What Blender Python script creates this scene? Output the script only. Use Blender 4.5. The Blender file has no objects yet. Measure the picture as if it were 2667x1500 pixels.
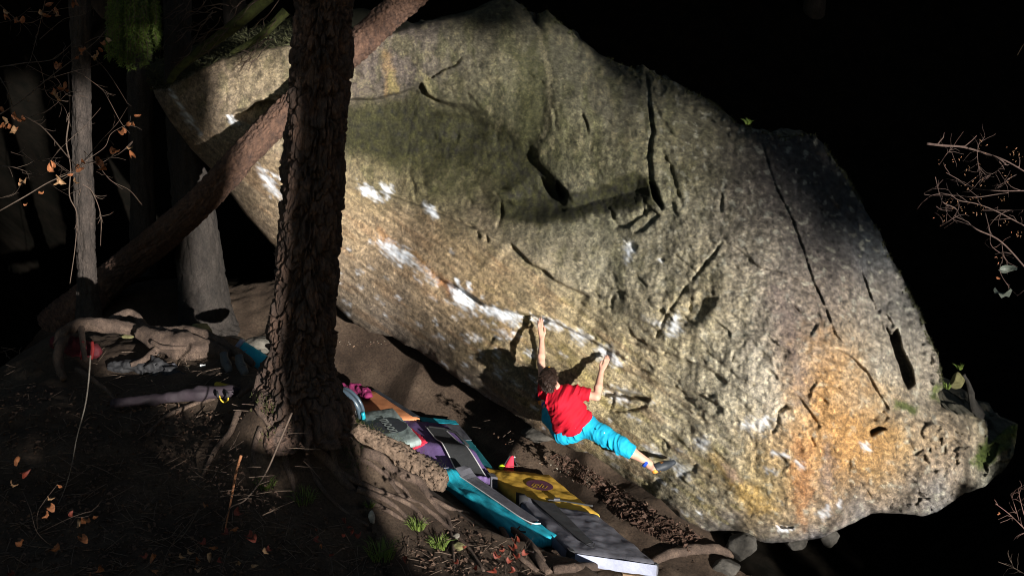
import bpy, bmesh, math, random
import numpy as np
from mathutils import Vector, Matrix

random.seed(7)
rng = np.random.default_rng(11)
S = bpy.context.scene
COL = S.collection

# ------------------------------------------------------------------ camera
K = 1.35                 # metres per layout unit
F = 3474.0               # focal length in photo pixels (photo 2667 x 1500)
PITCH = math.radians(17.0)
CAMZ = 7.0
cp, sp = math.cos(PITCH), math.sin(PITCH)
FWD = np.array([0.0, cp, -sp]); UPV = np.array([0.0, sp, cp]); RGT = np.array([1.0, 0.0, 0.0])
cam = bpy.data.cameras.new('camera')
cam.sensor_width = 36.0
cam.lens = F / 2667.0 * 36.0
cam.clip_end = 600.0
cam.dof.use_dof = True
cam.dof.focus_distance = 15.0
cam.dof.aperture_fstop = 9.0
camo = bpy.data.objects.new('camera', cam)
COL.objects.link(camo)
camo.location = (0, 0, CAMZ)
camo.rotation_euler = (math.radians(90) - PITCH, 0, 0)
S.camera = camo

# ------------------------------------------------------------------ light
SUN_AZ = math.radians(28.0)      # sun stands behind the camera, this far to its right
SUN_EL = math.radians(7.0)
w = bpy.data.worlds.new('World'); S.world = w; w.use_nodes = True
nt = w.node_tree; nt.nodes.clear()
sky = nt.nodes.new('ShaderNodeTexSky'); sky.sky_type = 'NISHITA'; sky.sun_disc = False
sky.sun_elevation = SUN_EL
sky.sun_rotation = math.pi - SUN_AZ
bg = nt.nodes.new('ShaderNodeBackground'); bg.inputs[1].default_value = 0.055
wo = nt.nodes.new('ShaderNodeOutputWorld')
nt.links.new(sky.outputs[0], bg.inputs[0]); nt.links.new(bg.outputs[0], wo.inputs[0])
sl = bpy.data.lights.new('sun', 'SUN'); sl.energy = 5.0; sl.angle = math.radians(0.5); sl.color = (1.0, 0.95, 0.88)
slo = bpy.data.objects.new('sun', sl); COL.objects.link(slo)
SD = Vector((-math.sin(SUN_AZ) * math.cos(SUN_EL), math.cos(SUN_AZ) * math.cos(SUN_EL), -math.sin(SUN_EL)))
slo.rotation_euler = SD.to_track_quat('-Z', 'Y').to_euler()
slo.location = (10, -20, 20)
vs = S.view_settings
S.display_settings.display_device = 'sRGB'
vs.view_transform = 'Standard'; vs.look = 'None'; vs.gamma = 1.0; vs.use_curve_mapping = False
vs.exposure = 1.15
S.render.engine = 'CYCLES'
S.cycles.use_denoising = True
S.cycles.filter_width = 1.0
try:
    S.cycles.denoising_input_passes = 'RGB_ALBEDO_NORMAL'; S.cycles.denoising_prefilter = 'ACCURATE'
except Exception: pass
S.cycles.max_bounces = 5
S.cycles.diffuse_bounces = 3

# ------------------------------------------------------------------ layout helpers
def P(px, py, d):
    """point seen at photo pixel (px,py) at layout depth d -> metres"""
    px = np.asarray(px, float); py = np.asarray(py, float); d = np.asarray(d, float)
    a = (px - 1333.5) / F * d; b = -(py - 750.0) / F * d
    r = d[..., None] * FWD + a[..., None] * RGT + b[..., None] * UPV
    return r * K + np.array([0, 0, CAMZ])

def V(px, py, d):
    return Vector(P(px, py, d))

def Rp(npx, d):
    return npx * d / F * K

def ray(px, py):
    v = FWD + (px - 1333.5) / F * RGT - (py - 750.0) / F * UPV
    return v

def Gz(px, py, z):
    """point of the pixel ray on the horizontal plane z (metres)"""
    v = ray(px, py); t = (z - CAMZ) / v[2]
    return Vector(v * t + np.array([0, 0, CAMZ]))

# ------------------------------------------------------------------ noise
_perm = np.random.default_rng(5).permutation(4096).astype(np.int64)
_grad = np.random.default_rng(6).normal(size=(4096, 3)); _grad /= np.linalg.norm(_grad, axis=1)[:, None]
def _h(ix, iy, iz):
    return _perm[(_perm[(_perm[ix & 4095] + iy) & 4095] + iz) & 4095]
def gn(x, y, z=0.0):
    x = np.asarray(x, float); y = np.asarray(y, float); z = np.zeros_like(x) + z
    ix = np.floor(x).astype(np.int64); iy = np.floor(y).astype(np.int64); iz = np.floor(z).astype(np.int64)
    fx, fy, fz = x - ix, y - iy, z - iz
    u = fx * fx * fx * (fx * (fx * 6 - 15) + 10); v = fy * fy * fy * (fy * (fy * 6 - 15) + 10); t = fz * fz * fz * (fz * (fz * 6 - 15) + 10)
    r = 0
    for a in (0, 1):
        for b in (0, 1):
            for c in (0, 1):
                g = _grad[_h(ix + a, iy + b, iz + c)]
                dd = g[..., 0] * (fx - a) + g[..., 1] * (fy - b) + g[..., 2] * (fz - c)
                r = r + dd * (u if a else 1 - u) * (v if b else 1 - v) * (t if c else 1 - t)
    return r * 1.6
def fbm(x, y, z=0.0, o=4, g=0.5):
    r = 0; a = 1.0; f = 1.0
    for i in range(o):
        r = r + a * gn(np.asarray(x) * f, np.asarray(y) * f, np.asarray(z) * f + i * 17.3); a *= g; f *= 2.03
    return r
def worley(x, y, per=None, seed=0):
    """F1, F2, cell id on a jittered grid; per = period in x cells"""
    x = np.asarray(x, float); y = np.asarray(y, float)
    ix = np.floor(x).astype(np.int64); iy = np.floor(y).astype(np.int64)
    f1 = np.full(x.shape, 9.0); f2 = np.full(x.shape, 9.0); cid = np.zeros(x.shape, np.int64)
    for a in (-1, 0, 1):
        for b in (-1, 0, 1):
            cx = ix + a; cy = iy + b
            hx = cx % per if per else cx
            h = _h(hx, cy, np.zeros_like(cx) + seed)
            jx = _perm[h] / 4096.0; jy = _perm[(h + 77) & 4095] / 4096.0
            dd = np.hypot(cx + jx - x, cy + jy - y)
            m = dd < f1
            f2 = np.where(m, f1, np.minimum(f2, dd)); cid = np.where(m, h, cid); f1 = np.where(m, dd, f1)
    return f1, f2, cid
def sstep(a, b, x):
    t = np.clip((np.asarray(x, float) - a) / (b - a), 0, 1); return t * t * (3 - 2 * t)

def tps(pts, vals, reg=1e-3):
    pts = np.asarray(pts, float); vals = np.asarray(vals, float)
    if vals.ndim == 1: vals = vals[:, None]
    sc = pts.std(0).max(); c = pts.mean(0); q = (pts - c) / sc
    n = len(q); r = np.linalg.norm(q[:, None] - q[None], axis=2)
    A = np.zeros((n + 3, n + 3)); A[:n, :n] = np.where(r > 0, r * r * np.log(r + 1e-12), 0) + reg * np.eye(n)
    A[:n, n] = 1; A[:n, n + 1:] = q; A[n, :n] = 1; A[n + 1:, :n] = q.T
    b = np.zeros((n + 3, vals.shape[1])); b[:n] = vals
    wts = np.linalg.solve(A, b)
    def f(x, y):
        X = np.stack([np.asarray(x, float).ravel(), np.asarray(y, float).ravel()], 1); X = (X - c) / sc
        out = np.zeros((len(X), vals.shape[1]))
        for i0 in range(0, len(X), 20000):
            xx = X[i0:i0 + 20000]; rr = np.linalg.norm(xx[:, None] - q[None], axis=2)
            out[i0:i0 + 20000] = (np.where(rr > 0, rr * rr * np.log(rr + 1e-12), 0)) @ wts[:n] + wts[n] + xx @ wts[n + 1:]
        out = out.reshape(np.shape(x) + (vals.shape[1],))
        return out[..., 0] if vals.shape[1] == 1 else out
    return f

def polydist(x, y, poly, closed=False):
    """distance to a polyline, signed side (+ = right of travel in image = below a left-to-right line) and arclength fraction"""
    p = np.asarray(poly, float)
    if closed: p = np.vstack([p, p[:1]])
    best = np.full(np.shape(x), 1e9); side = np.zeros(np.shape(x)); arc = np.zeros(np.shape(x))
    L = np.concatenate([[0], np.cumsum(np.hypot(*np.diff(p, axis=0).T))])
    for i in range(len(p) - 1):
        ax, ay = p[i]; bx, by = p[i + 1]; dx, dy = bx - ax, by - ay; l2 = dx * dx + dy * dy + 1e-9
        t = np.clip(((x - ax) * dx + (y - ay) * dy) / l2, 0, 1)
        d = np.hypot(x - ax - t * dx, y - ay - t * dy)
        m = d < best
        best = np.where(m, d, best); side = np.where(m, np.sign(dx * (y - ay) - dy * (x - ax)), side)
        arc = np.where(m, (L[i] + t * (L[i + 1] - L[i])) / L[-1], arc)
    return best, side, arc
def inpoly(x, y, poly):
    p = np.asarray(poly, float); n = len(p); ins = np.zeros(np.shape(x), bool)
    for i in range(n):
        ax, ay = p[i]; bx, by = p[(i + 1) % n]
        c = ((ay > y) != (by > y)) & (x < (bx - ax) * (y - ay) / (by - ay + 1e-12) + ax)
        ins ^= c
    return ins
def sdpoly(x, y, poly):
    d, _, _ = polydist(x, y, poly, True)
    return np.where(inpoly(x, y, poly), d, -d)     # + inside

# ------------------------------------------------------------------ materials
def C(r, g, b): return (r, g, b, 1.0)
def srgb(r, g, b):
    f = lambda c: (c / 255.0 / 12.92) if c / 255.0 <= 0.04045 else ((c / 255.0 + 0.055) / 1.055) ** 2.4
    return (f(r), f(g), f(b))
def newmat(name):
    m = bpy.data.materials.new(name); m.use_nodes = True
    n = m.node_tree.nodes; b = n['Principled BSDF']
    b.inputs['Specular IOR Level'].default_value = 0.25
    return m, m.node_tree, n, b
def mat(name, c1, c2=None, scale=8.0, rough=0.85, bump=0.3, bscale=None, det=6.0, dist=0.02, stretch=None, spec=0.25, spread=(0.35, 0.65)):
    """two-tone noise material with bump, in object metres"""
    m, t, n, b = newmat(name)
    c2 = c2 or tuple(v * 0.6 for v in c1)
    tc = n.new('ShaderNodeTexCoord'); mp = n.new('ShaderNodeMapping')
    t.links.new(tc.outputs['Object'], mp.inputs[0])
    if stretch: mp.inputs['Scale'].default_value = stretch
    nz = n.new('ShaderNodeTexNoise'); nz.inputs['Scale'].default_value = scale; nz.inputs['Detail'].default_value = det; nz.inputs['Roughness'].default_value = 0.65
    t.links.new(mp.outputs[0], nz.inputs['Vector'])
    rp = n.new('ShaderNodeValToRGB'); rp.color_ramp.elements[0].position = spread[0]; rp.color_ramp.elements[1].position = spread[1]
    rp.color_ramp.elements[0].color = C(*c2); rp.color_ramp.elements[1].color = C(*c1)
    t.links.new(nz.outputs['Fac'], rp.inputs[0]); t.links.new(rp.outputs[0], b.inputs['Base Color'])
    b.inputs['Roughness'].default_value = rough; b.inputs['Specular IOR Level'].default_value = spec
    if bump:
        n2 = n.new('ShaderNodeTexNoise'); n2.inputs['Scale'].default_value = bscale or scale * 3; n2.inputs['Detail'].default_value = 8.0; n2.inputs['Roughness'].default_value = 0.7
        t.links.new(mp.outputs[0], n2.inputs['Vector'])
        bp = n.new('ShaderNodeBump'); bp.inputs['Strength'].default_value = bump; bp.inputs['Distance'].default_value = dist
        t.links.new(n2.outputs['Fac'], bp.inputs['Height']); t.links.new(bp.outputs[0], b.inputs['Normal'])
    return m

# ------------------------------------------------------------------ object helpers
def tag(o, label=None, cat=None, group=None, kind=None):
    if label: o['label'] = label
    if cat: o['category'] = cat
    if group: o['group'] = group
    if kind: o['kind'] = kind
    return o
def empty(name, loc, label, cat, group=None):
    o = bpy.data.objects.new(name, None); COL.objects.link(o); o.location = loc; o.empty_display_size = 0.2
    tag(o, label, cat, group); return o
def link(name, me, m=None, parent=None, smooth=True):
    """link a mesh given in world metres; if it has a parent, keep it in place"""
    o = bpy.data.objects.new(name, me); COL.objects.link(o)
    if m is not None:
        if isinstance(m, (list, tuple)):
            for q in m: me.materials.append(q)
        else: me.materials.append(m)
    if smooth and len(me.polygons):
        me.polygons.foreach_set('use_smooth', [True] * len(me.polygons))
    if parent is not None:
        p0 = parent; loc = Vector((0, 0, 0))
        while p0 is not None:
            loc += p0.location; p0 = p0.parent
        me.transform(Matrix.Translation(-loc)); o.parent = parent
    else:
        vsn = np.empty(len(me.vertices) * 3); me.vertices.foreach_get('co', vsn); vsn = vsn.reshape(-1, 3)
        c = Vector(((vsn[:, 0].min() + vsn[:, 0].max()) / 2, (vsn[:, 1].min() + vsn[:, 1].max()) / 2, vsn[:, 2].min()))
        me.transform(Matrix.Translation(-c)); o.location = c
    return o
def pymesh(name, verts, faces):
    me = bpy.data.meshes.new(name)
    verts = np.asarray(verts, np.float32)
    if isinstance(faces, np.ndarray):
        nf, k = faces.shape
        me.vertices.add(len(verts)); me.vertices.foreach_set('co', verts.ravel())
        me.loops.add(nf * k); me.loops.foreach_set('vertex_index', faces.astype(np.int32).ravel())
        me.polygons.add(nf); me.polygons.foreach_set('loop_start', np.arange(0, nf * k, k, dtype=np.int32))
        try: me.polygons.foreach_set('loop_total', np.full(nf, k, np.int32))
        except Exception: pass
        me.update(calc_edges=True); me.validate()
    else:
        me.from_pydata([tuple(v) for v in verts], [], faces); me.update()
    return me

class MB:
    """collects verts/faces"""
    def __init__(s): s.v = []; s.f = []
    def add(s, vs, fs):
        o = len(s.v); s.v.extend([tuple(q) for q in vs]); s.f.extend([tuple(i + o for i in q) for q in fs])
    def box(s, c, ax, ay, az):
        c = Vector(c); vs = [c + sx * ax + sy * ay + sz * az for sx in (-1, 1) for sy in (-1, 1) for sz in (-1, 1)]
        s.add(vs, [(0, 1, 3, 2), (4, 6, 7, 5), (0, 4, 5, 1), (2, 3, 7, 6), (0, 2, 6, 4), (1, 5, 7, 3)])
    def tube(s, pts, rad, n=8, cap=True):
        vs, fs = tube_data(pts, rad, n, cap); s.add(vs, fs)
    def mesh(s, name): return pymesh(name, s.v, s.f)

def frames(pts):
    pts = [Vector(p) for p in pts]; T = []
    for i in range(len(pts)):
        a = pts[max(0, i - 1)]; b = pts[min(len(pts) - 1, i + 1)]; d = b - a
        T.append(d.normalized() if d.length > 1e-9 else Vector((0, 0, 1)))
    u = T[0].orthogonal().normalized(); out = []
    for t in T:
        u = (u - u.dot(t) * t); u = u.normalized() if u.length > 1e-6 else t.orthogonal().normalized()
        out.append((t, u, t.cross(u)))
    return pts, out
def tube_data(pts, rad, n=8, cap=True):
    pts, fr = frames(pts); vs = []; fs = []
    if not hasattr(rad, '__len__'): rad = [rad] * len(pts)
    for p, (t, u, v), r in zip(pts, fr, rad):
        for k in range(n):
            a = 2 * math.pi * k / n; vs.append(p + float(r) * (math.cos(a) * u + math.sin(a) * v))
    for i in range(len(pts) - 1):
        for k in range(n):
            fs.append((i * n + k, i * n + (k + 1) % n, (i + 1) * n + (k + 1) % n, (i + 1) * n + k))
    if cap:
        fs.append(tuple(reversed(range(n)))); fs.append(tuple(range((len(pts) - 1) * n, len(pts) * n)))
    return vs, fs
def spline(pts, n=8):
    """Catmull-Rom through points (rows of any width)"""
    p = np.asarray([list(q) for q in pts], float)
    q = np.vstack([2 * p[0] - p[1], p, 2 * p[-1] - p[-2]]); out = []
    for i in range(1, len(q) - 2):
        for t in np.linspace(0, 1, n, endpoint=False):
            a, b, c, d = q[i - 1], q[i], q[i + 1], q[i + 2]
            out.append(0.5 * (2 * b + (c - a) * t + (2 * a - 5 * b + 4 * c - d) * t * t + (-a + 3 * b - 3 * c + d) * t ** 3))
    out.append(p[-1]); return np.array(out)
def trunk_mesh(name, pts, rad, nseg, disp=None, cap=True):
    """round trunk through pts (metres) with disp(theta 0..1, s metres, radius)->outward metres"""
    pts, fr = frames(pts); n = nseg
    Pn = np.array([list(p) for p in pts]); U = np.array([list(f[1]) for f in fr]); W = np.array([list(f[2]) for f in fr])
    s = np.concatenate([[0], np.cumsum(np.linalg.norm(np.diff(Pn, axis=0), axis=1))])
    th = np.arange(n) / n; TH, SS = np.meshgrid(th, s); R = np.asarray(rad, float)[:, None] + 0 * TH
    if disp is not None: R = R + disp(TH, SS, R)
    a = TH * 2 * np.pi
    vs = Pn[:, None, :] + R[..., None] * (np.cos(a)[..., None] * U[:, None] + np.sin(a)[..., None] * W[:, None])
    vs = vs.reshape(-1, 3); m = len(Pn)
    i, k = np.meshgrid(np.arange(m - 1), np.arange(n), indexing='ij'); k2 = (k + 1) % n
    fs = np.stack([i * n + k, i * n + k2, (i + 1) * n + k2, (i + 1) * n + k], -1).reshape(-1, 4)
    if cap:
        c0 = len(vs); vs = np.vstack([vs, Pn[:1], Pn[-1:]])
        kk = np.arange(n); k2 = (kk + 1) % n
        e0 = np.stack([k2, kk, np.full(n, c0), np.full(n, c0)], -1); e1 = np.stack([(m - 1) * n + kk, (m - 1) * n + k2, np.full(n, c0 + 1), np.full(n, c0 + 1)], -1)
        faces = [tuple(q) for q in fs] + [tuple(q[:3]) for q in e0] + [tuple(q[:3]) for q in e1]
        return pymesh(name, vs, faces)
    return pymesh(name, vs, fs)
# ------------------------------------------------------------------ terrain
floor_pts = [  # photo x, y, depth : bottom of the gully, its dirt slope up to the boulder and the saddle behind
    (1000, 1120, 13.0), (1140, 1150, 12.45), (1250, 1290, 11.35), (1420, 1275, 11.75), (1560, 1400, 10.95), (1650, 1490, 10.5),
    (1320, 1082, 12.1), (1500, 1190, 11.68), (1700, 1310, 11.26), (1840, 1400, 11.12), (1900, 1490, 10.85), (1110, 938, 12.9), (1000, 888, 13.3),
    (880, 865, 13.7), (950, 950, 13.25), (1150, 1040, 12.62), (1700, 1420, 10.95), (1560, 1250, 11.7), (1240, 1060, 12.35),
    (740, 890, 14.2), (560, 868, 14.4), (380, 845, 14.6), (150, 835, 14.6), (-150, 830, 14.6), (2200, 1500, 11.6), (2500, 1500, 12.3), (2800, 1450, 13.0), (2400, 1300, 15.0)]
bank_pts = [
    (790, 1050, 9.75), (600, 960, 10.6), (640, 890, 12.2), (400, 850, 12.5), (100, 838, 12.4), (-200, 830, 12.4), (760, 905, 11.5), (160, 900, 11.3), (400, 930, 11.0),
    (880, 1075, 10.0), (1010, 1150, 10.3), (1150, 1250, 10.6), (1300, 1350, 10.35), (1450, 1435, 10.05), (1560, 1515, 9.75), (1640, 1580, 9.3),
    (720, 1100, 9.6), (800, 1200, 9.72), (950, 1300, 9.72), (1130, 1350, 9.95), (600, 1080, 9.95), (600, 1250, 9.45), (350, 1100, 9.9), (350, 1010, 10.6), (60, 1060, 10.1), (60, 980, 10.9), (0, 1300, 9.1),
    (300, 1400, 8.8), (700, 1500, 8.8), (1000, 1480, 9.15), (1200, 1490, 9.3), (1400, 1510, 9.6), (0, 1500, 8.3), (-400, 1300, 8.9), (560, 1010, 10.3)]
fp = np.array([P(*q) for q in floor_pts]); bp_ = np.array([P(*q) for q in bank_pts])
_Tf = tps(fp[:, :2], fp[:, 2], 3e-3); _Tb = tps(bp_[:, :2], bp_[:, 2], 3e-3)
crest = np.array([P(*q)[:2] for q in [(-400, 835, 12.6), (100, 838, 12.6), (400, 850, 12.6), (640, 890, 12.25), (760, 905, 11.55), (870, 1055, 10.15), (1010, 1145, 10.4), (1150, 1240, 10.7), (1300, 1340, 10.45), (1450, 1428, 10.12), (1560, 1505, 9.82), (1640, 1575, 9.35), (1850, 1800, 8.6)]])
def T0(x, y):
    x = np.asarray(x, float); y = np.asarray(y, float)
    d, side, _ = polydist(x, y, crest)          # side: world y up, so sign flips
    sd = d * np.where(side > 0, 1, -1)           # + behind (far from camera) ?
    zf = _Tf(x, y); zb = _Tb(x, y)
    k = sstep(-0.02, 0.36, sd)
    z = zb * (1 - k) + np.minimum(zf, zb + 0.6) * k
    return z
PAD_BEDS = [([(880, 1003), (985, 1019), (1092, 1086), (960, 1092)], -4.93, .10), ([(1090, 1087), (1186, 1097), (1292, 1224), (1176, 1222)], -5.03, .10), ([(1262, 1216), (1428, 1233), (1559, 1336), (1352, 1302)], -5.02, .12),
            ([(985, 1081), (1162, 1103), (1287, 1237), (1128, 1212)], -4.96, .13), ([(935, 1072), (1022, 1060), (1094, 1141), (1000, 1172)], -4.86, .05), ([(1133, 1232), (1210, 1226), (1450, 1392), (1370, 1408)], -4.98, .12), ([(1352, 1296), (1556, 1338), (1712, 1468), (1486, 1436)], -4.98, .14)]
def Tbase(x, y):
    """coarse land outside the modelled core"""
    z = 0.2 + 0 * x - 0.10 * np.clip(x - 2, -4, 12) + 0.62 * np.clip(y - 24, 0, 60) + 0.9 * np.clip(-x - 6.8, 0, 30) * sstep(14, 19, y) + 0.15 * np.clip(-x - 7, 0, 30) + 0.3 * np.clip(x - 9, 0, 40)
    z = z + 1.0 * fbm(x * 0.08, y * 0.08, 3.1, 3) * sstep(20, 30, np.hypot(x, y - 14) + 12)
    return z
def T(x, y, fine=True):
    x = np.asarray(x, float); y = np.asarray(y, float)
    k = np.maximum.reduce([sstep(-5.2, -7.5, x), sstep(4.0, 7.0, x), sstep(9.2, 7.0, y), sstep(19.0, 22.0, y)])
    z0 = np.clip(T0(x, y), -4, 6); z = z0 * (1 - k) + Tbase(x, y) * k
    if fine:
        z = z + 0.05 * fbm(x * 1.1, y * 1.1, 0.3, 3) + 0.022 * fbm(x * 5, y * 5, 4.3, 4) + 0.008 * fbm(x * 17, y * 17, 7.3, 2)
        z = z + 0.02 * np.abs(gn(x * 3.1 + 0.6 * y, y * 2.2, 9.0))
    for quad, zd, th in PAD_BEDS:
        zz = CAMZ + zd * K; qd = [tuple(Gz(a, b, zz)[:2]) for a, b in quad]
        m = (np.abs(x - qd[0][0]) < 3) & (np.abs(y - qd[0][1]) < 3.2)
        if m.any():
            sdq = sdpoly(x[m], y[m], qd); z = np.array(z); z[m] = np.minimum(z[m], zz - th - .015 + 0.9 * np.maximum(0, -sdq - .06))
    return z
def hit(px, py, lo=5.5, hi=22.0):
    """where the pixel ray meets the land (metres)"""
    d = np.arange(lo, hi, 0.03); p = P(np.full_like(d, px), np.full_like(d, py), d)
    below = p[:, 2] < T(p[:, 0], p[:, 1])
    i = int(np.argmax(below)) if below.any() else len(d) - 1
    return Vector(p[i]), float(d[i])
def onland(x, y, dz=0.0):
    return Vector((x, y, float(T(np.array([x]), np.array([y]))[0]) + dz))
def axis(lo, hi, step, out, n):
    core = np.arange(lo, hi, step); g = out ** (np.arange(1, n + 1) / n)
    return np.concatenate([lo - (g[::-1] - 1) - 0.05, core, hi + (g - 1) + 0.05])
gx = axis(-7.5, 7.0, 0.05, 130, 46); gy = axis(7.0, 21.0, 0.05, 130, 46)
GX, GY = np.meshgrid(gx, gy); GZ = T(GX, GY)
nx, ny = len(gx), len(gy)
i, k = np.meshgrid(np.arange(ny - 1), np.arange(nx - 1), indexing='ij')
gf = np.stack([i * nx + k, i * nx + k + 1, (i + 1) * nx + k + 1, (i + 1) * nx + k], -1).reshape(-1, 4)
M_soil, t_, n_, b_ = newmat('soil')
tc = n_.new('ShaderNodeTexCoord')
def nnoise(sc, det=8, rough=0.65):
    q = n_.new('ShaderNodeTexNoise'); q.inputs['Scale'].default_value = sc; q.inputs['Detail'].default_value = det; q.inputs['Roughness'].default_value = rough
    t_.links.new(tc.outputs['Object'], q.inputs['Vector']); return q
def nramp(src, stops):
    r = n_.new('ShaderNodeValToRGB'); e = r.color_ramp.elements
    while len(e) < len(stops): e.new(0.5)
    for q, (p, c) in zip(e, stops): q.position = p; q.color = C(*c)
    t_.links.new(src, r.inputs[0]); return r
r1 = nramp(nnoise(1.3).outputs['Fac'], [(0.3, (0.022, 0.014, 0.009)), (0.5, (0.046, 0.031, 0.021)), (0.7, (0.078, 0.056, 0.039))])
r2 = nramp(nnoise(34, 10, .72).outputs['Fac'], [(0.36, (0.5, 0.46, 0.44)), (0.52, (0.95, 0.95, 0.95)), (0.72, (1.5, 1.42, 1.3))])
mx = n_.new('ShaderNodeMix'); mx.data_type = 'RGBA'; mx.blend_type = 'MULTIPLY'; mx.inputs[0].default_value = 1.0
t_.links.new(r1.outputs[0], mx.inputs[6]); t_.links.new(r2.outputs[0], mx.inputs[7]); t_.links.new(mx.outputs[2], b_.inputs['Base Color'])
bpn = n_.new('ShaderNodeBump'); bpn.inputs['Strength'].default_value = 0.5; bpn.inputs['Distance'].default_value = 0.025
t_.links.new(nnoise(18, 10, 0.75).outputs['Fac'], bpn.inputs['Height']); t_.links.new(bpn.outputs[0], b_.inputs['Normal'])
b_.inputs['Roughness'].default_value = 0.95
M_hill = mat('shade_black_floor', (.006, .005, .004), (.003, .003, .0025), 3, .95, .5, 20, spec=0.0)  # near-black floor, the hillside's shade put into its colour
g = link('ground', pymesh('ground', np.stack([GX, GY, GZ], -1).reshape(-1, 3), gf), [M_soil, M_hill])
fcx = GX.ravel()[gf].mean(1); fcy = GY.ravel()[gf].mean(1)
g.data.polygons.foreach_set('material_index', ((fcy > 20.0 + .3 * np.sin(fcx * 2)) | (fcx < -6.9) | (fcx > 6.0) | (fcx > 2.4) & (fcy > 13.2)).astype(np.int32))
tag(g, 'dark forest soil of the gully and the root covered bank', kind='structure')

# ------------------------------------------------------------------ boulder
OUT = [(383, 190), (392, 168), (430, 150), (480, 128), (540, 108), (620, 85), (700, 62), (760, 48), (850, 30), (940, 22), (1020, 40), (1075, 62), (1130, 50), (1220, 28), (1300, -4), (1335, -2), (1365, 18), (1385, 45), (1396, 62), (1403, 38), (1425, 28), (1450, 52), (1486, 82),
       (1520, 110), (1560, 140), (1600, 160), (1640, 176), (1664, 184), (1672, 168), (1690, 185), (1725, 205), (1760, 215), (1795, 236), (1830, 250), (1862, 270), (1890, 295), (1930, 325), (1970, 338), (2010, 346), (2040, 362), (2075, 352), (2120, 350),
       (2150, 380), (2178, 425), (2205, 455), (2230, 500), (2262, 560), (2290, 600), (2318, 665), (2350, 720), (2372, 770), (2400, 820), (2420, 880), (2442, 925), (2455, 985), (2458, 1010), (2440, 1022), (2452, 1060), (2490, 1078), (2530, 1080), (2566, 1092), (2576, 1130), (2572, 1160),
       (2600, 1135), (2625, 1112), (2652, 1105), (2646, 1150), (2640, 1185), (2612, 1228), (2560, 1268), (2500, 1290), (2470, 1312), (2440, 1332), (2400, 1342), (2340, 1336), (2270, 1337), (2235, 1355), (2200, 1372), (2165, 1388), (2130, 1402), (2060, 1416),
       (1990, 1412), (1940, 1396), (1900, 1386), (1840, 1386), (1780, 1356), (1740, 1325), (1700, 1297), (1640, 1262), (1560, 1207), (1480, 1165), (1400, 1120), (1320, 1066), (1220, 1005), (1110, 926), (1020, 876), (960, 866), (920, 842), (880, 800),
       (800, 738), (720, 650), (640, 560), (600, 505), (560, 452), (500, 392), (440, 312), (404, 252)]
DEP = [(385, 190, 13.6), (450, 270, 13.15), (440, 312, 13.4), (520, 250, 12.95), (600, 200, 12.9), (740, 150, 12.8), (560, 452, 13.45), (640, 560, 13.35), (720, 650, 13.3), (800, 738, 13.3), (880, 800, 13.28), (1020, 876, 13.15), (1110, 926, 12.75), (1220, 1005, 12.32),
       (1320, 1066, 11.98), (1500, 1175, 11.56), (1700, 1297, 11.14), (1840, 1386, 10.98), (1990, 1412, 10.85), (2130, 1402, 10.8), (2270, 1337, 10.8), (2440, 1332, 10.9), (2620, 1150, 11.6),
       (640, 380, 12.85), (700, 470, 12.95), (900, 480, 12.65), (900, 620, 12.78), (1000, 620, 12.7), (1000, 760, 12.72), (1100, 700, 12.3), (1250, 900, 11.98), (1200, 780, 12.1), (1405, 830, 11.62), (1405, 960, 11.70), (1330, 990, 11.84),
       (1578, 930, 11.34), (1500, 1080, 11.48), (1600, 1150, 11.45), (1740, 1200, 11.12), (1300, 600, 11.95), (1500, 700, 11.55), (1700, 900, 11.02), (1900, 1100, 10.6), (1900, 1250, 10.75), (2100, 1200, 10.42), (2100, 1000, 10.35), (2000, 800, 10.55),
       (1800, 650, 11.0), (1600, 520, 11.65), (1700, 300, 11.9), (1500, 250, 12.1), (1300, 150, 12.45), (1150, 150, 12.6), (1000, 170, 12.65), (900, 130, 12.75), (1000, 350, 12.85), (1200, 380, 12.6), (1300, 480, 12.35), (1320, 40, 12.85), (1900, 400, 11.6),
       (2100, 500, 11.3), (2200, 700, 11.0), (2300, 900, 10.85), (2400, 1000, 11.05), (2300, 1200, 10.5), (2500, 1200, 10.95), (2450, 960, 11.35), (2350, 740, 11.7), (2150, 410, 12.2), (1600, 170, 12.7)]
rd = np.array(DEP, float); depth_base = tps(rd[:, :2], rd[:, 2], 2e-3)
ST = 3.4
xs = np.arange(376, 2662, ST); ys = np.arange(-12, 1424, ST)
PX, PY = np.meshgrid(xs, ys)
sdo = sdpoly(PX, PY, OUT)
ragged = 3.0 * fbm(PX / 38.0, PY / 38.0, 1.0, 3)
sdo = sdo + ragged * sstep(60, 0, np.abs(sdo)) * sstep(560, 760, PX)
idx = np.full(PX.shape, -1); keep = sdo > -ST * 0.9
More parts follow.
